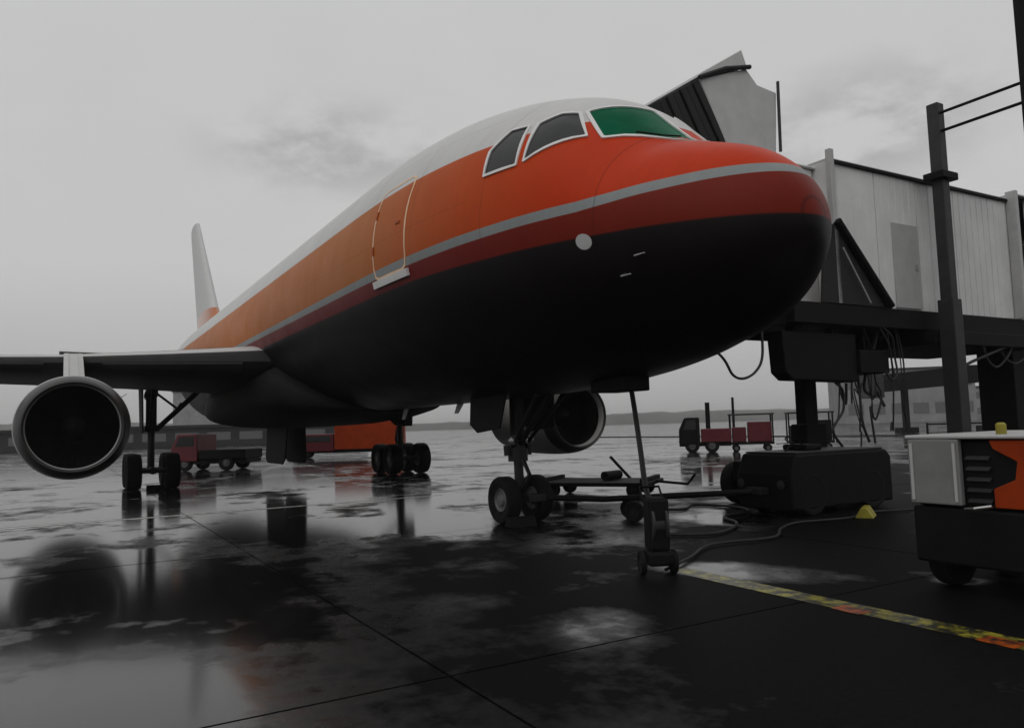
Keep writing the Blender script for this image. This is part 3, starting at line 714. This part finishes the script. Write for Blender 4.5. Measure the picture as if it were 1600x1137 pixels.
# black canvas curtain from the cab to the tunnel
b = MB(); b.prism([P(4.66, y, z) for y, z in ((6.75, 6.15), (8.5, 4.36), (6.2, 4.36), (6.35, 5.6))], (-.06, 0, 0)); b.build('canvas_curtain', BELLOW, bridge, bevel=.01)
b = MB(); b.tube([P(4.6, 6.78, 6.2), P(4.6, 8.52, 4.38)], .09, 8); b.build('diagonal_strut', BLACKP, bridge)
b = MB(); b.tube([P(4.58, 6.9, 5.6), P(4.58, 7.75, 4.42)], .018, 6); b.build('handrail', GREYP, bridge)
# equipment housings under the cab
b = MB(); b.prism([P(4.88, y, z) for y, z in ((5.12, 3.74), (7.55, 3.74), (7.55, 2.66), (5.4, 2.7), (5.18, 2.86))], (-.42, 0, 0)); b.build('equipment_housing', BLACKP, bridge, bevel=.03)
b = MB(); b.box(P(4.8, 7.56, 3.38), P(5.6, 8.6, 2.86)); b.build('junction_box', BLACKP, bridge, bevel=.02)
for yy in (5.6, 6.9):
    b = MB(); b.box(P(5.0, yy, 3.73), P(5.2, yy + .3, 3.895)); b.build('hanger', BLACKP, bridge)
b = MB(); b.tube([P(4.85, 7.75, 3.9), P(4.85, 8.05, 3.4)], .04, 6); b.tube([P(4.85, 8.35, 3.9), P(4.85, 8.1, 3.4)], .05, 6); b.build('hanger_strut', BLACKP, bridge)
# lift column and drive bogie
b = MB(); b.box(P(5.85, 6.9, 1.05), P(6.12, 7.36, 3.9)); b.box(P(5.75, 6.8, 1.0), P(6.2, 7.5, 1.75)); col = b.build('lift_column', BLACKP, bridge, bevel=.03)
b = MB(); b.box(P(5.55, 5.1, .5), P(6.45, 8.5, .98)); bog = b.build('drive_bogie', BLACKP, bridge, bevel=.04)
wb = wheel_mesh(.48, .34, 'w')
first = None
for yy in (5.5, 8.1):
    for s_ in (5.36, 6.64):
        if first is None: first = wb.build('wheel', [RUBBER, DARKHUB], bog, smooth=40); o = first
        else: o = first.copy(); COL.objects.link(o); o.parent = bog
        o.location = P(s_, yy, .478); o.rotation_euler = (0, 0, R(90))
# fixed support column further along
b = MB(); b.box(P(5.4, 15.2, 0), P(6.4, 16.3, 3.9)); b.box(P(5.0, 14.9, 0), P(6.8, 16.6, .3)); b.build('support_column', BLACKP, bridge, bevel=.03)
b = MB(); b.lathe([(0, 1.6), (8.2, 1.6), (8.3, .01)], P(6.2, 34.2, 0), (0, 0, 1), 32); b.build('rotunda', PANEL, bridge, smooth=30)
# cables hanging under the bridge: parts of it
def cable(pts, rad, sub=6):
    """smooth a polyline (Catmull-Rom) into a tube"""
    p = [Vector(q) for q in pts]; p = [p[0] * 2 - p[1]] + p + [p[-1] * 2 - p[-2]]; o = []
    for i in range(1, len(p) - 2):
        for k in range(sub):
            t = k / sub; a_, b_, c_, d_ = p[i-1:i+3]
            o.append(.5 * ((2*b_) + (c_-a_)*t + (2*a_-5*b_+4*c_-d_)*t*t + (3*b_-a_-3*c_+d_)*t**3))
    o.append(p[-2]); return MB().tube(o, rad, 8)
for pts, rad in (([(5.0, 6.9, 2.65), (5.0, 7.14, 2.47), (5.0, 7.12, 2.05), (5.0, 6.85, 1.77), (5.0, 6.72, 1.56), (5.0, 7.04, 1.2)], .028),
                 ([(5.0, 7.7, 2.9), (5.05, 7.8, 2.4), (5.0, 7.77, 1.75), (4.95, 7.9, 1.3)], .03),
                 ([(4.7, 8.3, 3.9), (4.7, 8.62, 3.67), (4.75, 8.75, 3.22), (4.7, 8.72, 2.85), (4.7, 8.5, 2.7), (4.75, 8.35, 2.9)], .024),
                 ([(4.72, 8.2, 3.9), (4.72, 8.5, 3.5), (4.75, 8.64, 3.0), (4.72, 8.68, 2.7)], .022),
                 ([(5.0, 8.0, 2.9), (5.1, 8.05, 2.5), (5.0, 8.25, 2.35), (5.1, 8.5, 2.45), (5.0, 8.62, 2.1)], .035),
                 ([(5.2, 7.3, 2.65), (5.2, 7.4, 2.3), (5.2, 7.5, 2.2), (5.2, 7.55, 2.65)], .03),
                 ([(4.6, 12.2, 3.6), (4.6, 12.4, 3.2), (4.65, 12.9, 3.05), (4.6, 13.3, 3.3), (4.6, 13.6, 3.6)], .03),
                 ([(4.6, 13.0, 3.6), (4.6, 13.2, 3.3), (4.6, 13.7, 3.15), (4.6, 14.3, 3.35), (4.6, 14.8, 3.6)], .025),
                 ([(4.6, 10.8, 3.6), (4.65, 11.1, 3.05), (4.6, 11.8, 3.2), (4.6, 12.6, 3.4), (4.6, 13.4, 3.6)], .04)):
    cable([P(*q) for q in pts], rad).build('hanging_cable', CABLE, bridge, smooth=60)
rn = random.Random(11)
for k in range(12):
    y0 = rn.uniform(6.9, 9.3); z0 = rn.choice((2.66, 2.88, 3.9)) if y0 < 8.5 else 3.9; y1 = y0 + rn.uniform(-.35, .5); zl = rn.uniform(1.5, 2.5)
    pts = [(5.0, y0, z0), (5.02 + rn.uniform(-.1, .1), y0 + .06, (z0 + zl) / 2 + .1), (5.0, (y0 + y1) / 2, zl), (5.02, y1, zl + rn.uniform(-.35, .45)), (5.0, y1 + rn.uniform(-.1, .15), zl + rn.uniform(-.6, .9))]
    cable([P(*q) for q in pts], rn.uniform(.012, .024)).build('hanging_cable', CABLE, bridge, smooth=60)
o = tag(cable([AC(4.4, 2.0, 3.62), AC(4.4, 2.83, 3.1), AC(4.4, 3.11, 2.75), AC(4.4, 3.4, 2.68), AC(4.4, 3.74, 2.82), AC(4.4, 3.95, 3.14), AC(4.45, 4.02, 3.9)], .026).build('cable_loop', CABLE, smooth=60),
        'black cable drooping in a loop between the nose and the bridge housing', 'cable')

# steel gantry beside the bridge: two posts and two rails
G = Fr(4.3, 10.35)
gan = thing('steel_gantry', 'steel gantry of two tall posts and twin rails standing in front of the bridge wall', 'gantry', AC(4.3, 10.35), ROT)
b = MB(); zz = 0
for dz0, dz1, w in ((0, 4.6, .19), (4.6, 9.4, .14)):
    b.box(G(4.3 - w, 10.35 - w, dz0), G(4.3 + w, 10.35 + w, dz1))
pa = b.build('post', DARKG, gan, bevel=.02); pa['label'] = 'grey post with a collar where it meets the bridge roof'
b = MB(); b.box(G(4.05, 10.05, 7.5), G(4.55, 10.7, 7.68)); b.build('collar', BLACKP, pa, bevel=.02)
b = MB(); b.box(G(2.2 - .13, 10.35 - .13, 0), G(2.2 + .13, 10.35 + .13, 13.5)); pb = b.build('post', BLACKP, gan, bevel=.02); pb['label'] = 'taller black post'
b = MB(); b.box(G(2.2 - .4, 10.35 - .4, 0), G(2.2 + .4, 10.35 + .4, .12)); b.build('base_plate', BLACKP, pb, bevel=.02)
for z in (9.15, 8.7):
    b = MB(); b.tube([G(4.3, 10.35, z), G(2.2, 10.35, z)], .038, 8); b.build('rail', BLACKP, gan)
b = MB(); b.prism([G(4.1, 10.1, 13.5), G(1.6, 10.1, 13.5), G(1.6, 10.1, 13.62), G(4.1, 10.1, 13.62)], (0, .5, 0)); b.build('lamp_head', BLACKP, gan, bevel=.02)

# ================================================================== GROUND EQUIPMENT
# tow tractor, low and black, in front of the bridge bogie
T = Fr(4.7, 5.6)
tug = thing('tow_tractor', 'low black tow tractor standing under the boarding bridge beside the tow bar', 'tow tractor', AC(4.7, 5.6), ROT)
b = MB(); b.prism([T(3.95, y, z) for y, z in ((4.05, .13), (4.02, .8), (4.2, 1.2), (7.0, 1.2), (7.15, 1.05), (7.15, .13))], (-1.35, 0, 0)); body = b.build('body', BLACKP, tug, bevel=.05)
b = MB(); b.box(T(4.0, 4.25, 1.205), T(5.25, 6.95, 1.235)); b.build('deck', DARKG, tug, bevel=.01)
b = MB(); b.box(T(4.35, 5.0, 1.24), T(4.95, 5.5, 1.36)); b.build('seat', BLACKP, tug, bevel=.04)
b = MB(); b.tube([T(4.5, 4.55, 1.23), T(4.45, 4.75, 1.42)], .02, 6); b.build('steering_column', BLACKP, tug)
b = MB()
b.lathe([(-.012, .16), (0, .178), (.012, .16), (0, .145)], T(4.45, 4.76, 1.43), (0, .5, .8), 20, close=True); b.build('steering_wheel', BLACKP, tug, smooth=60)
first = None
for yy in (4.65, 6.5):
    for s_ in (4.08, 5.17):
        if first is None: first = wheel_mesh(.42, .28, 'w').build('wheel', [RUBBER, DARKHUB], tug, smooth=40); o = first
        else: o = first.copy(); COL.objects.link(o); o.parent = tug
        o.location = T(s_, yy, .418); o.rotation_euler = (0, 0, R(90))
b = MB(); b.box(T(4.5, 3.8, .42), T(4.9, 4.04, .56)); b.build('tow_hitch', GEARM, tug, bevel=.02)
for s_ in (4.2, 5.2):
    b = MB(); b.lathe([(0, .09), (.03, .085), (.04, .001)], T(s_, 4.035, .62), (0, -1, 0), 16); b.build('headlight', DARKG, tug, smooth=40)
# tow bar
q0, q1 = Vector((NS - .5, 0)), Vector((4.7, 3.42))
tb = thing('tow_bar', 'long black tow bar lying between the nose wheels and the tractor', 'tow bar', AC(5.9, 1.7), ROT)
TB = Fr(5.9, 1.7)
b = MB(); b.tube([TB(NS - .35, .12, .5), TB(6.2, 1.3, .42), TB(4.7, 3.75, .48)], .06, 10); b.build('bar', BLACKP, tb, smooth=40)
b = MB(); b.box(TB(NS - .2, -.1, .42), TB(NS - .55, .3, .56)); b.build('head', GEARM, tb, bevel=.02)
first = None
for dy in (-.3, .3):
    if first is None: first = wheel_mesh(.2, .12, 'w').build('wheel', [RUBBER, DARKHUB], tb, smooth=40); o = first
    else: o = first.copy(); COL.objects.link(o); o.parent = tb
    o.location = TB(5.9 + dy * .8, 1.75 + dy * .5, .2); o.rotation_euler = (0, 0, R(35))
b = MB(); b.tube([TB(5.66, 1.6, .2), TB(6.14, 1.9, .2)], .03, 8); b.build('axle', GEARM, tb)
# hose cart with its mast-like hose up to the service panel
HC = Fr(1.5, -1.42)
hc = thing('hose_cart', 'upright black hose cart standing alone on the wet apron near the nose', 'hose cart', AC(1.5, -1.42), ROT - .45)
b = MB(); b.box((-.16, -.13, .3), (.16, .13, .95)); b.box((-.19, -.16, .12), (.19, .16, .3)); b.build('housing', BLACKP, hc, bevel=.04)
b = MB(); b.lathe([(-.1, .02), (-.1, .24), (-.07, .24), (-.07, .17), (.07, .17), (.07, .24), (.1, .24), (.1, .02)], (0, 0, .62), (0, 1, 0), 28); b.build('hose_drum', DARKG, hc, smooth=40)
first = None
for dy in (-.2, .2):
    if first is None: first = wheel_mesh(.15, .07, 'w').build('wheel', [RUBBER, DARKHUB], hc, smooth=40); o = first
    else: o = first.copy(); COL.objects.link(o); o.parent = hc
    o.location = (-.02, dy, .149)
b = MB(); b.tube([(-.12, -.13, .9), (-.3, -.13, 1.06), (-.3, .13, 1.06), (-.12, .13, .9)], .017, 8); b.build('handle', BLACKP, hc, smooth=40)
tag(cable([AC(3.5, -.1, 2.42), AC(3.1, -.36, 1.95), AC(2.7, -.62, 1.4), AC(2.3, -.9, 1.0), AC(1.8, -1.22, .82), AC(1.55, -1.38, .75)], .04).build('service_hose', CABLE, smooth=60), 'black hose running down from the nose belly to the hose cart', 'hose')
# ground power cable snaking over the apron
tag(cable([AC(1.5, -1.3, .04), AC(2.0, -.4, .035), AC(2.6, .6, .035), AC(2.5, 1.8, .035), AC(3.1, 2.7, .035), AC(3.4, 3.5, .035), AC(3.2, 4.6, .035), AC(3.5, 5.6, .035), AC(3.2, 6.6, .035)], .022).build('ground_cable', CABLE, smooth=60), 'black cable snaking over the wet ground towards the tractor', 'cable')
# wheel chocks
def chock(s, y, rot, label, m=None):
    b = MB(); b.prism([(-.16, -.28, 0), (.16, -.28, 0), (.05, -.28, .19), (-.05, -.28, .19)], (0, .56, 0)); o = b.build('wheel_chock', m or YELLOW, bevel=.012)
    o.location = AC(s, y, .002); o.rotation_euler = (0, 0, ROT + rot); tag(o, label, 'wheel chock', 'wheel chocks')
chock(6.62, -.36, 0, 'dark wheel chock in front of the nose wheel', BLACKP)
chock(3.25, 5.2, .5, 'yellow wheel chock lying in front of the tow tractor')
chock(24.28, -5.0, 0, 'dark wheel chock in front of the main wheels on the engine side', BLACKP)
# flat dolly added beyond the tow bar, standing for the engine's dark reflection
fd = thing('added_dolly', 'low flat black dolly added in place of the dark engine reflection, between nose wheels and tractor', 'dolly', AC(10.6, 4.5), ROT + .62)
b = MB(); b.box((-1.5, -.9, .3), (1.5, .9, .4)); b.build('deck', BLACKP, fd, bevel=.02)
for x in (-1.42, 1.3):
    b = MB(); b.box((x, -.85, .405), (x + .12, .85, .5)); b.build('end_stop', BLACKP, fd, bevel=.01)
b = MB(); b.lathe([(-.35, .01), (-.35, .12), (.35, .12), (.35, .01)], (.3, .1, .525), (.3, 1, 0), 14); b.build('canvas_roll', BLACKP, fd, smooth=40)
b = MB(); b.tube([(1.5, 0, .38), (2.3, .1, .3), (2.5, .1, .55)], .035, 8); b.build('drawbar', BLACKP, fd, smooth=40)
first = None
for x in (-1.1, 1.1):
    for y in (-.66, .66):
        if first is None: first = wheel_mesh(.2, .14, 'w').build('wheel', [RUBBER, DARKHUB], fd, smooth=40); o = first
        else: o = first.copy(); COL.objects.link(o); o.parent = fd
        o.location = (x, y, .2)
tag(cable([AC(7.0, 3.0, .04), AC(6.4, 3.5, .035), AC(6.9, 4.3, .035), AC(6.0, 4.6, .035), AC(5.2, 4.2, .035), AC(4.9, 3.2, .035), AC(4.0, 2.6, .035), AC(3.4, 1.4, .035), AC(4.1, .6, .035)], .028).build('fuel_hose', CABLE, smooth=60), 'thick black hose lying in bends on the wet ground beside the tow bar', 'hose')
# slim pole lying against the tow bar
tag(MB().tube([AC(12.6, 6.4, .9), AC(12.0, 6.9, .03)], .045, 8).build('marker_pole', BLACKP, smooth=40), 'short black pole leaning beyond the tow bar under the far engine', 'pole')

# ground power unit by the right edge
Q = Fr(-1.75, 1.2)
gpu = thing('ground_power_unit', 'ground power unit with grey end panel and orange side at the right edge', 'ground power unit', AC(-1.75, 1.2), ROT)
b = MB(); b.box(Q(-.86, .24, .3), Q(-3.0, 2.3, .9)); b.build('chassis', BLACKP, gpu, bevel=.03)
b = MB(); b.box(Q(-.9, .28, .905), Q(-2.9, 2.25, 1.6)); b.build('body', BLACKP, gpu, bevel=.03)
b = MB(); b.box(Q(-.87, .2, .93), Q(-1.43, .275, 1.62)); ep = b.build('end_panel', mat('gpu_grey', (.2, .2, .2), .55, var=.15), gpu, bevel=.015)
for q_ in (-.9, -1.37):
    b = MB(); b.box(Q(q_, .185, .97), Q(q_ - .03, .198, 1.58)); b.build('panel_trim', GREYP, ep)
b = MB(); b.box(Q(-.84, .2, 1.625), Q(-2.95, 2.3, 1.665)); b.build('lid', GREYP, gpu, bevel=.015)
for i in range(5):
    b = MB(); b.prism([Q(-1.47, .29, 1.0 + i * .11), Q(-1.47, .24, .97 + i * .11), Q(-1.47, .24, .985 + i * .11), Q(-1.47, .29, 1.015 + i * .11)], (.24, 0, 0)); b.build('louvre', DARKG, gpu)
b = MB(); b.prism([Q(q, .235, z) for q, z in ((-1.72, 1.61), (-2.9, 1.61), (-2.9, .93), (-1.74, .93), (-1.74, 1.12), (-1.95, 1.22), (-1.98, 1.4), (-1.76, 1.52))], (0, .045, 0)); b.build('side_panel', ORANGEG, gpu, bevel=.01)
b = MB(); b.lathe([(0, .05), (.1, .05), (.12, .03), (.12, .001)], Q(-1.72, .5, 1.666), (0, 0, 1), 14); b.build('beacon', YELLOW, gpu, smooth=40)
b = MB(); b.tube([Q(-1.46, .2, .9), Q(-1.6, .12, .92), Q(-1.75, .16, .95)], .02, 6); b.build('latch_handle', METAL, gpu)
first = None
for yy in (.7, 1.85):
    for s_ in (-1.0, -2.85):
        if first is None: first = wheel_mesh(.33, .22, 'w').build('wheel', [RUBBER, DARKHUB], gpu, smooth=40); o = first
        else: o = first.copy(); COL.objects.link(o); o.parent = gpu
        o.location = Q(s_, yy, .33); o.rotation_euler = (0, 0, R(90))

# ================================================================== BACKGROUND VEHICLES AND BUILDINGS
def truck(name, label, cat, loc, rot, L, hcab, hbody, cabm, bodym, cablen=1.7, low=.5, tank=False, group=None):
    t = thing(name, label, cat, loc, rot, group); W_ = 2.2
    b = MB(); b.box((-L / 2, -W_ / 2 + .2, low - .12), (L / 2, W_ / 2 - .2, low + .1)); b.build('chassis', BLACKP, t)
    x1 = L / 2; x0 = x1 - cablen
    b = MB(); b.prism([(x0, -W_ / 2, low), (x1, -W_ / 2, low), (x1, -W_ / 2, low + (hcab - low) * .5), (x1 - .35, -W_ / 2, hcab), (x0, -W_ / 2, hcab)], (0, W_, 0)); cb = b.build('cab', cabm, t, bevel=.06)
    b = MB(); b.prism([(x1 - .02, -W_ / 2 + .15, low + (hcab - low) * .54), (x1 - .31, -W_ / 2 + .15, hcab - .12), (x1 - .29, -W_ / 2 + .15, hcab - .11), (x1 + .0, -W_ / 2 + .15, low + (hcab - low) * .55)], (0, W_ - .3, 0)); b.build('windscreen', GLASSD, cb)
    for sg in (-1, 1):
        b = MB(); b.prism([(x0 + .2, (W_ / 2 - .01) * sg, low + (hcab - low) * .55), (x1 - .25, (W_ / 2 - .01) * sg, low + (hcab - low) * .55), (x1 - .48, (W_ / 2 - .01) * sg, hcab - .14), (x0 + .2, (W_ / 2 - .01) * sg, hcab - .14)], (0, .03 * sg, 0)); b.build('side_window', GLASSD, cb)
        b = MB(); b.lathe([(0, .12), (.03, .11), (.04, .001)], (x1 - .005, .8 * sg, low + .2), (1, 0, 0), 12); b.build('headlight', METAL, cb)
    if tank:
        b = MB(); b.lathe([(0, .01), (0, hbody * .42 - .2), (.15, hbody * .42), (L - cablen - .35, hbody * .42), (L - cablen - .2, hbody * .42 - .2), (L - cablen - .2, .01)], (-L / 2, 0, low + .15 + hbody * .42), (1, 0, 0), 28); b.build('tank', bodym, t, smooth=40)
    else:
        b = MB(); b.box((-L / 2, -W_ / 2, low + .11), (x0 - .08, W_ / 2, low + .11 + hbody)); b.build('body', bodym, t, bevel=.04)
    first = None
    for x in (x1 - .75, -L / 2 + 1.1):
        for sg in (-1, 1):
            if first is None: first = wheel_mesh(.42, .26, 'w').build('wheel', [RUBBER, HUBM], t, smooth=40); o = first
            else: o = first.copy(); COL.objects.link(o); o.parent = t
            o.location = (x, sg * (W_ / 2 - .13), .419)
    return t
truck('service_truck', 'orange-red service truck parked far behind the belly, beside the middle main wheels', 'truck', (-12.0, 56.4, 0), .06, 7.9, 1.75, 1.95, MAROON, ORANGEG, 2.9).rotation_euler = (0, 0, math.pi + .06)
truck('flatbed_truck', 'dark red flatbed truck behind the main wheels nearest the engine', 'truck', (-16.4, 42.6, 0), math.pi - .1, 4.2, 2.0, .5, MAROON, BLACKP, 1.5)
truck('baggage_tractor', 'dark baggage tractor with red bonnet and exhaust post, leading the carts', 'tractor', (11.6, 46.9, 0), math.pi - .25, 3.0, 2.1, .8, BLACKP, MAROON, 1.2)
b = MB(); b.tube([(11.9, 47.2, 1.0), (11.9, 47.2, 3.0)], .14, 10); tag(b.build('bollard_post', BLACKP, smooth=40), 'thicker black post beside the baggage tractor', 'post')
b = MB(); b.tube([(13.7, 48.0, 0), (13.7, 48.0, 3.3)], .08, 10); tag(b.build('bollard_post', BLACKP, smooth=40), 'thinner black post behind the baggage carts', 'post')
def cart(loc, rot, label, m):
    t = thing('baggage_cart', label, 'baggage cart', loc, rot, 'baggage carts in a train')
    b = MB(); b.box((-1.25, -.75, .42), (1.25, .75, .55)); b.build('deck', BLACKP, t)
    b = MB()
    for x in (-1.2, 1.2):
        for y in (-.7, .7): b.tube([(x, y, .55), (x, y, 2.15)], .05, 6)
    b.build('frame', BLACKP, t)
    b = MB(); b.box((-1.3, -.8, 2.15), (1.3, .8, 2.24)); b.build('roof', DARKG, t)
    b = MB(); b.box((-1.15, -.6, .56), (.2, .6, 1.75)); b.box((.3, -.6, .56), (1.1, .55, 1.45)); b.build('load', m, t, bevel=.05)
    first = None
    for x in (-.9, .9):
        for y in (-.68, .68):
            if first is None: first = wheel_mesh(.22, .14, 'w').build('wheel', [RUBBER, HUBM], t, smooth=40); o = first
            else: o = first.copy(); COL.objects.link(o); o.parent = t
            o.location = (x, y, .219)
    b = MB(); b.tube([(1.25, 0, .42), (1.9, 0, .4)], .03, 6); b.build('drawbar', BLACKP, t)
cart((14.2, 46.2, 0), math.pi - .25, 'baggage cart with a dark red load, coupled behind the tractor', MAROON)
cart((17.4, 45.4, 0), math.pi - .25, 'baggage cart with a black load at the tail of the train', BLACKP)

def building(name, label, loc, rot, w, d, hgt, m, nwin=0, roofm=None, rows=1):
    t = thing(name, label, 'building', loc, rot)
    b = MB(); b.box((-w / 2, 0, 0), (w / 2, d, hgt)); wl = b.build('wall', m, t)
    b = MB(); b.box((-w / 2 - .4, -.4, hgt + .01), (w / 2 + .4, d + .4, hgt + .5)); b.build('roof', roofm or FARD, t)
    base = None
    for k in range(nwin):
        for rw in range(rows):
            x = -w / 2 + (k + .5) * w / nwin
            if base is None:
                bb = MB(); bb.box((-w / nwin * .36, -.06, 0), (w / nwin * .36, .02, hgt / rows * .42)); base = bb.build('window', FARWIN, t); o = base
            else: o = base.copy(); COL.objects.link(o); o.parent = t
            o.location = (x, 0, hgt * (rw + .32) / rows)
    return t
building('terminal_building', 'long low dark terminal building behind the left engine', (-92, 130, 0), .12, 130, 18, 3.3, FARD, 24)
building('hangar', 'pale grey hangar seen between the main wheels and the fuselage', (-112, 300, 0), 0, 42, 30, 19, FARG, 0)
building('cargo_shed', 'grey cargo shed far off beneath the boarding bridge', (98, 190, 0), -.2, 30, 20, 13, FARG, 6, FARD, 2)
building('pier_building', 'long grey pier building beyond the gantry post under the bridge', (150, 215, 0), -.3, 70, 26, 9, FARG, 14, FARD, 2)
# far boarding bridge
fb = thing('boarding_bridge', 'dark distant boarding bridge sloping on its legs under the near bridge', 'boarding bridge', (42, 78, 0), -.1)
b = MB(); b.prism([(-5, 0, 4.2), (9, 0, 5.2), (9, 0, 7.0), (-5, 0, 6.0)], (0, 2.2, 0)); b.build('tunnel', BLACKP, fb)
b = MB(); b.box((-5.8, -.3, 3.7), (-4.2, 2.5, 6.3)); b.build('cab', DARKG, fb)
for x in (-2, 6):
    b = MB(); b.box((x, .7, .3), (x + .5, 1.4, 4.6)); b.box((x - .6, .2, 0), (x + 1.1, 2, .6)); b.build('leg', BLACKP, fb)
# mast lights
for x, y, hgt, lb in ((36.5, 62, 7.2, 'thin dark mast rising beside the cargo shed'), (50, 76, 4.6, 'short lamp post at the right beneath the bridge')):
    b = MB(); b.tube([(x, y, 0), (x, y, hgt)], [.11, .07], 8); b.box((x - .5, y - .15, hgt), (x + .5, y + .15, hgt + .16)); tag(b.build('lamp_post', BLACKP, smooth=40), lb, 'lamp post')
# dark fence line
ff = thing('railing', 'dark railing running along the far side of the apron at right', 'railing', (30, 52, 0), -.12)
b = MB(); b.box((-2, -.04, 1.15), (22, .04, 1.25)); b.box((-2, -.03, .6), (22, .03, .66)); b.build('rail', BLACKP, ff)
base = None
for k in range(13):
    if base is None: bb = MB(); bb.box((-.05, -.06, 0), (.05, .06, 1.3)); base = bb.build('post', BLACKP, ff); o = base
    else: o = base.copy(); COL.objects.link(o); o.parent = ff
    o.location = (-2 + 2 * k, .02, 0)

# ================================================================== damp air
hz = bpy.data.materials.new('damp_air'); hz.use_nodes = True; t = hz.node_tree; t.nodes.clear()
mo = t.nodes.new('ShaderNodeOutputMaterial'); pv = t.nodes.new('ShaderNodeVolumePrincipled'); pv.inputs['Density'].default_value = .0004; pv.inputs['Color'].default_value = (.9, .9, .9, 1)
t.links.new(pv.outputs[0], mo.inputs['Volume'])
o = MB().box((-4100, -500, -1), (4100, 7100, 40)).build('haze', hz); o['kind'] = 'stuff'
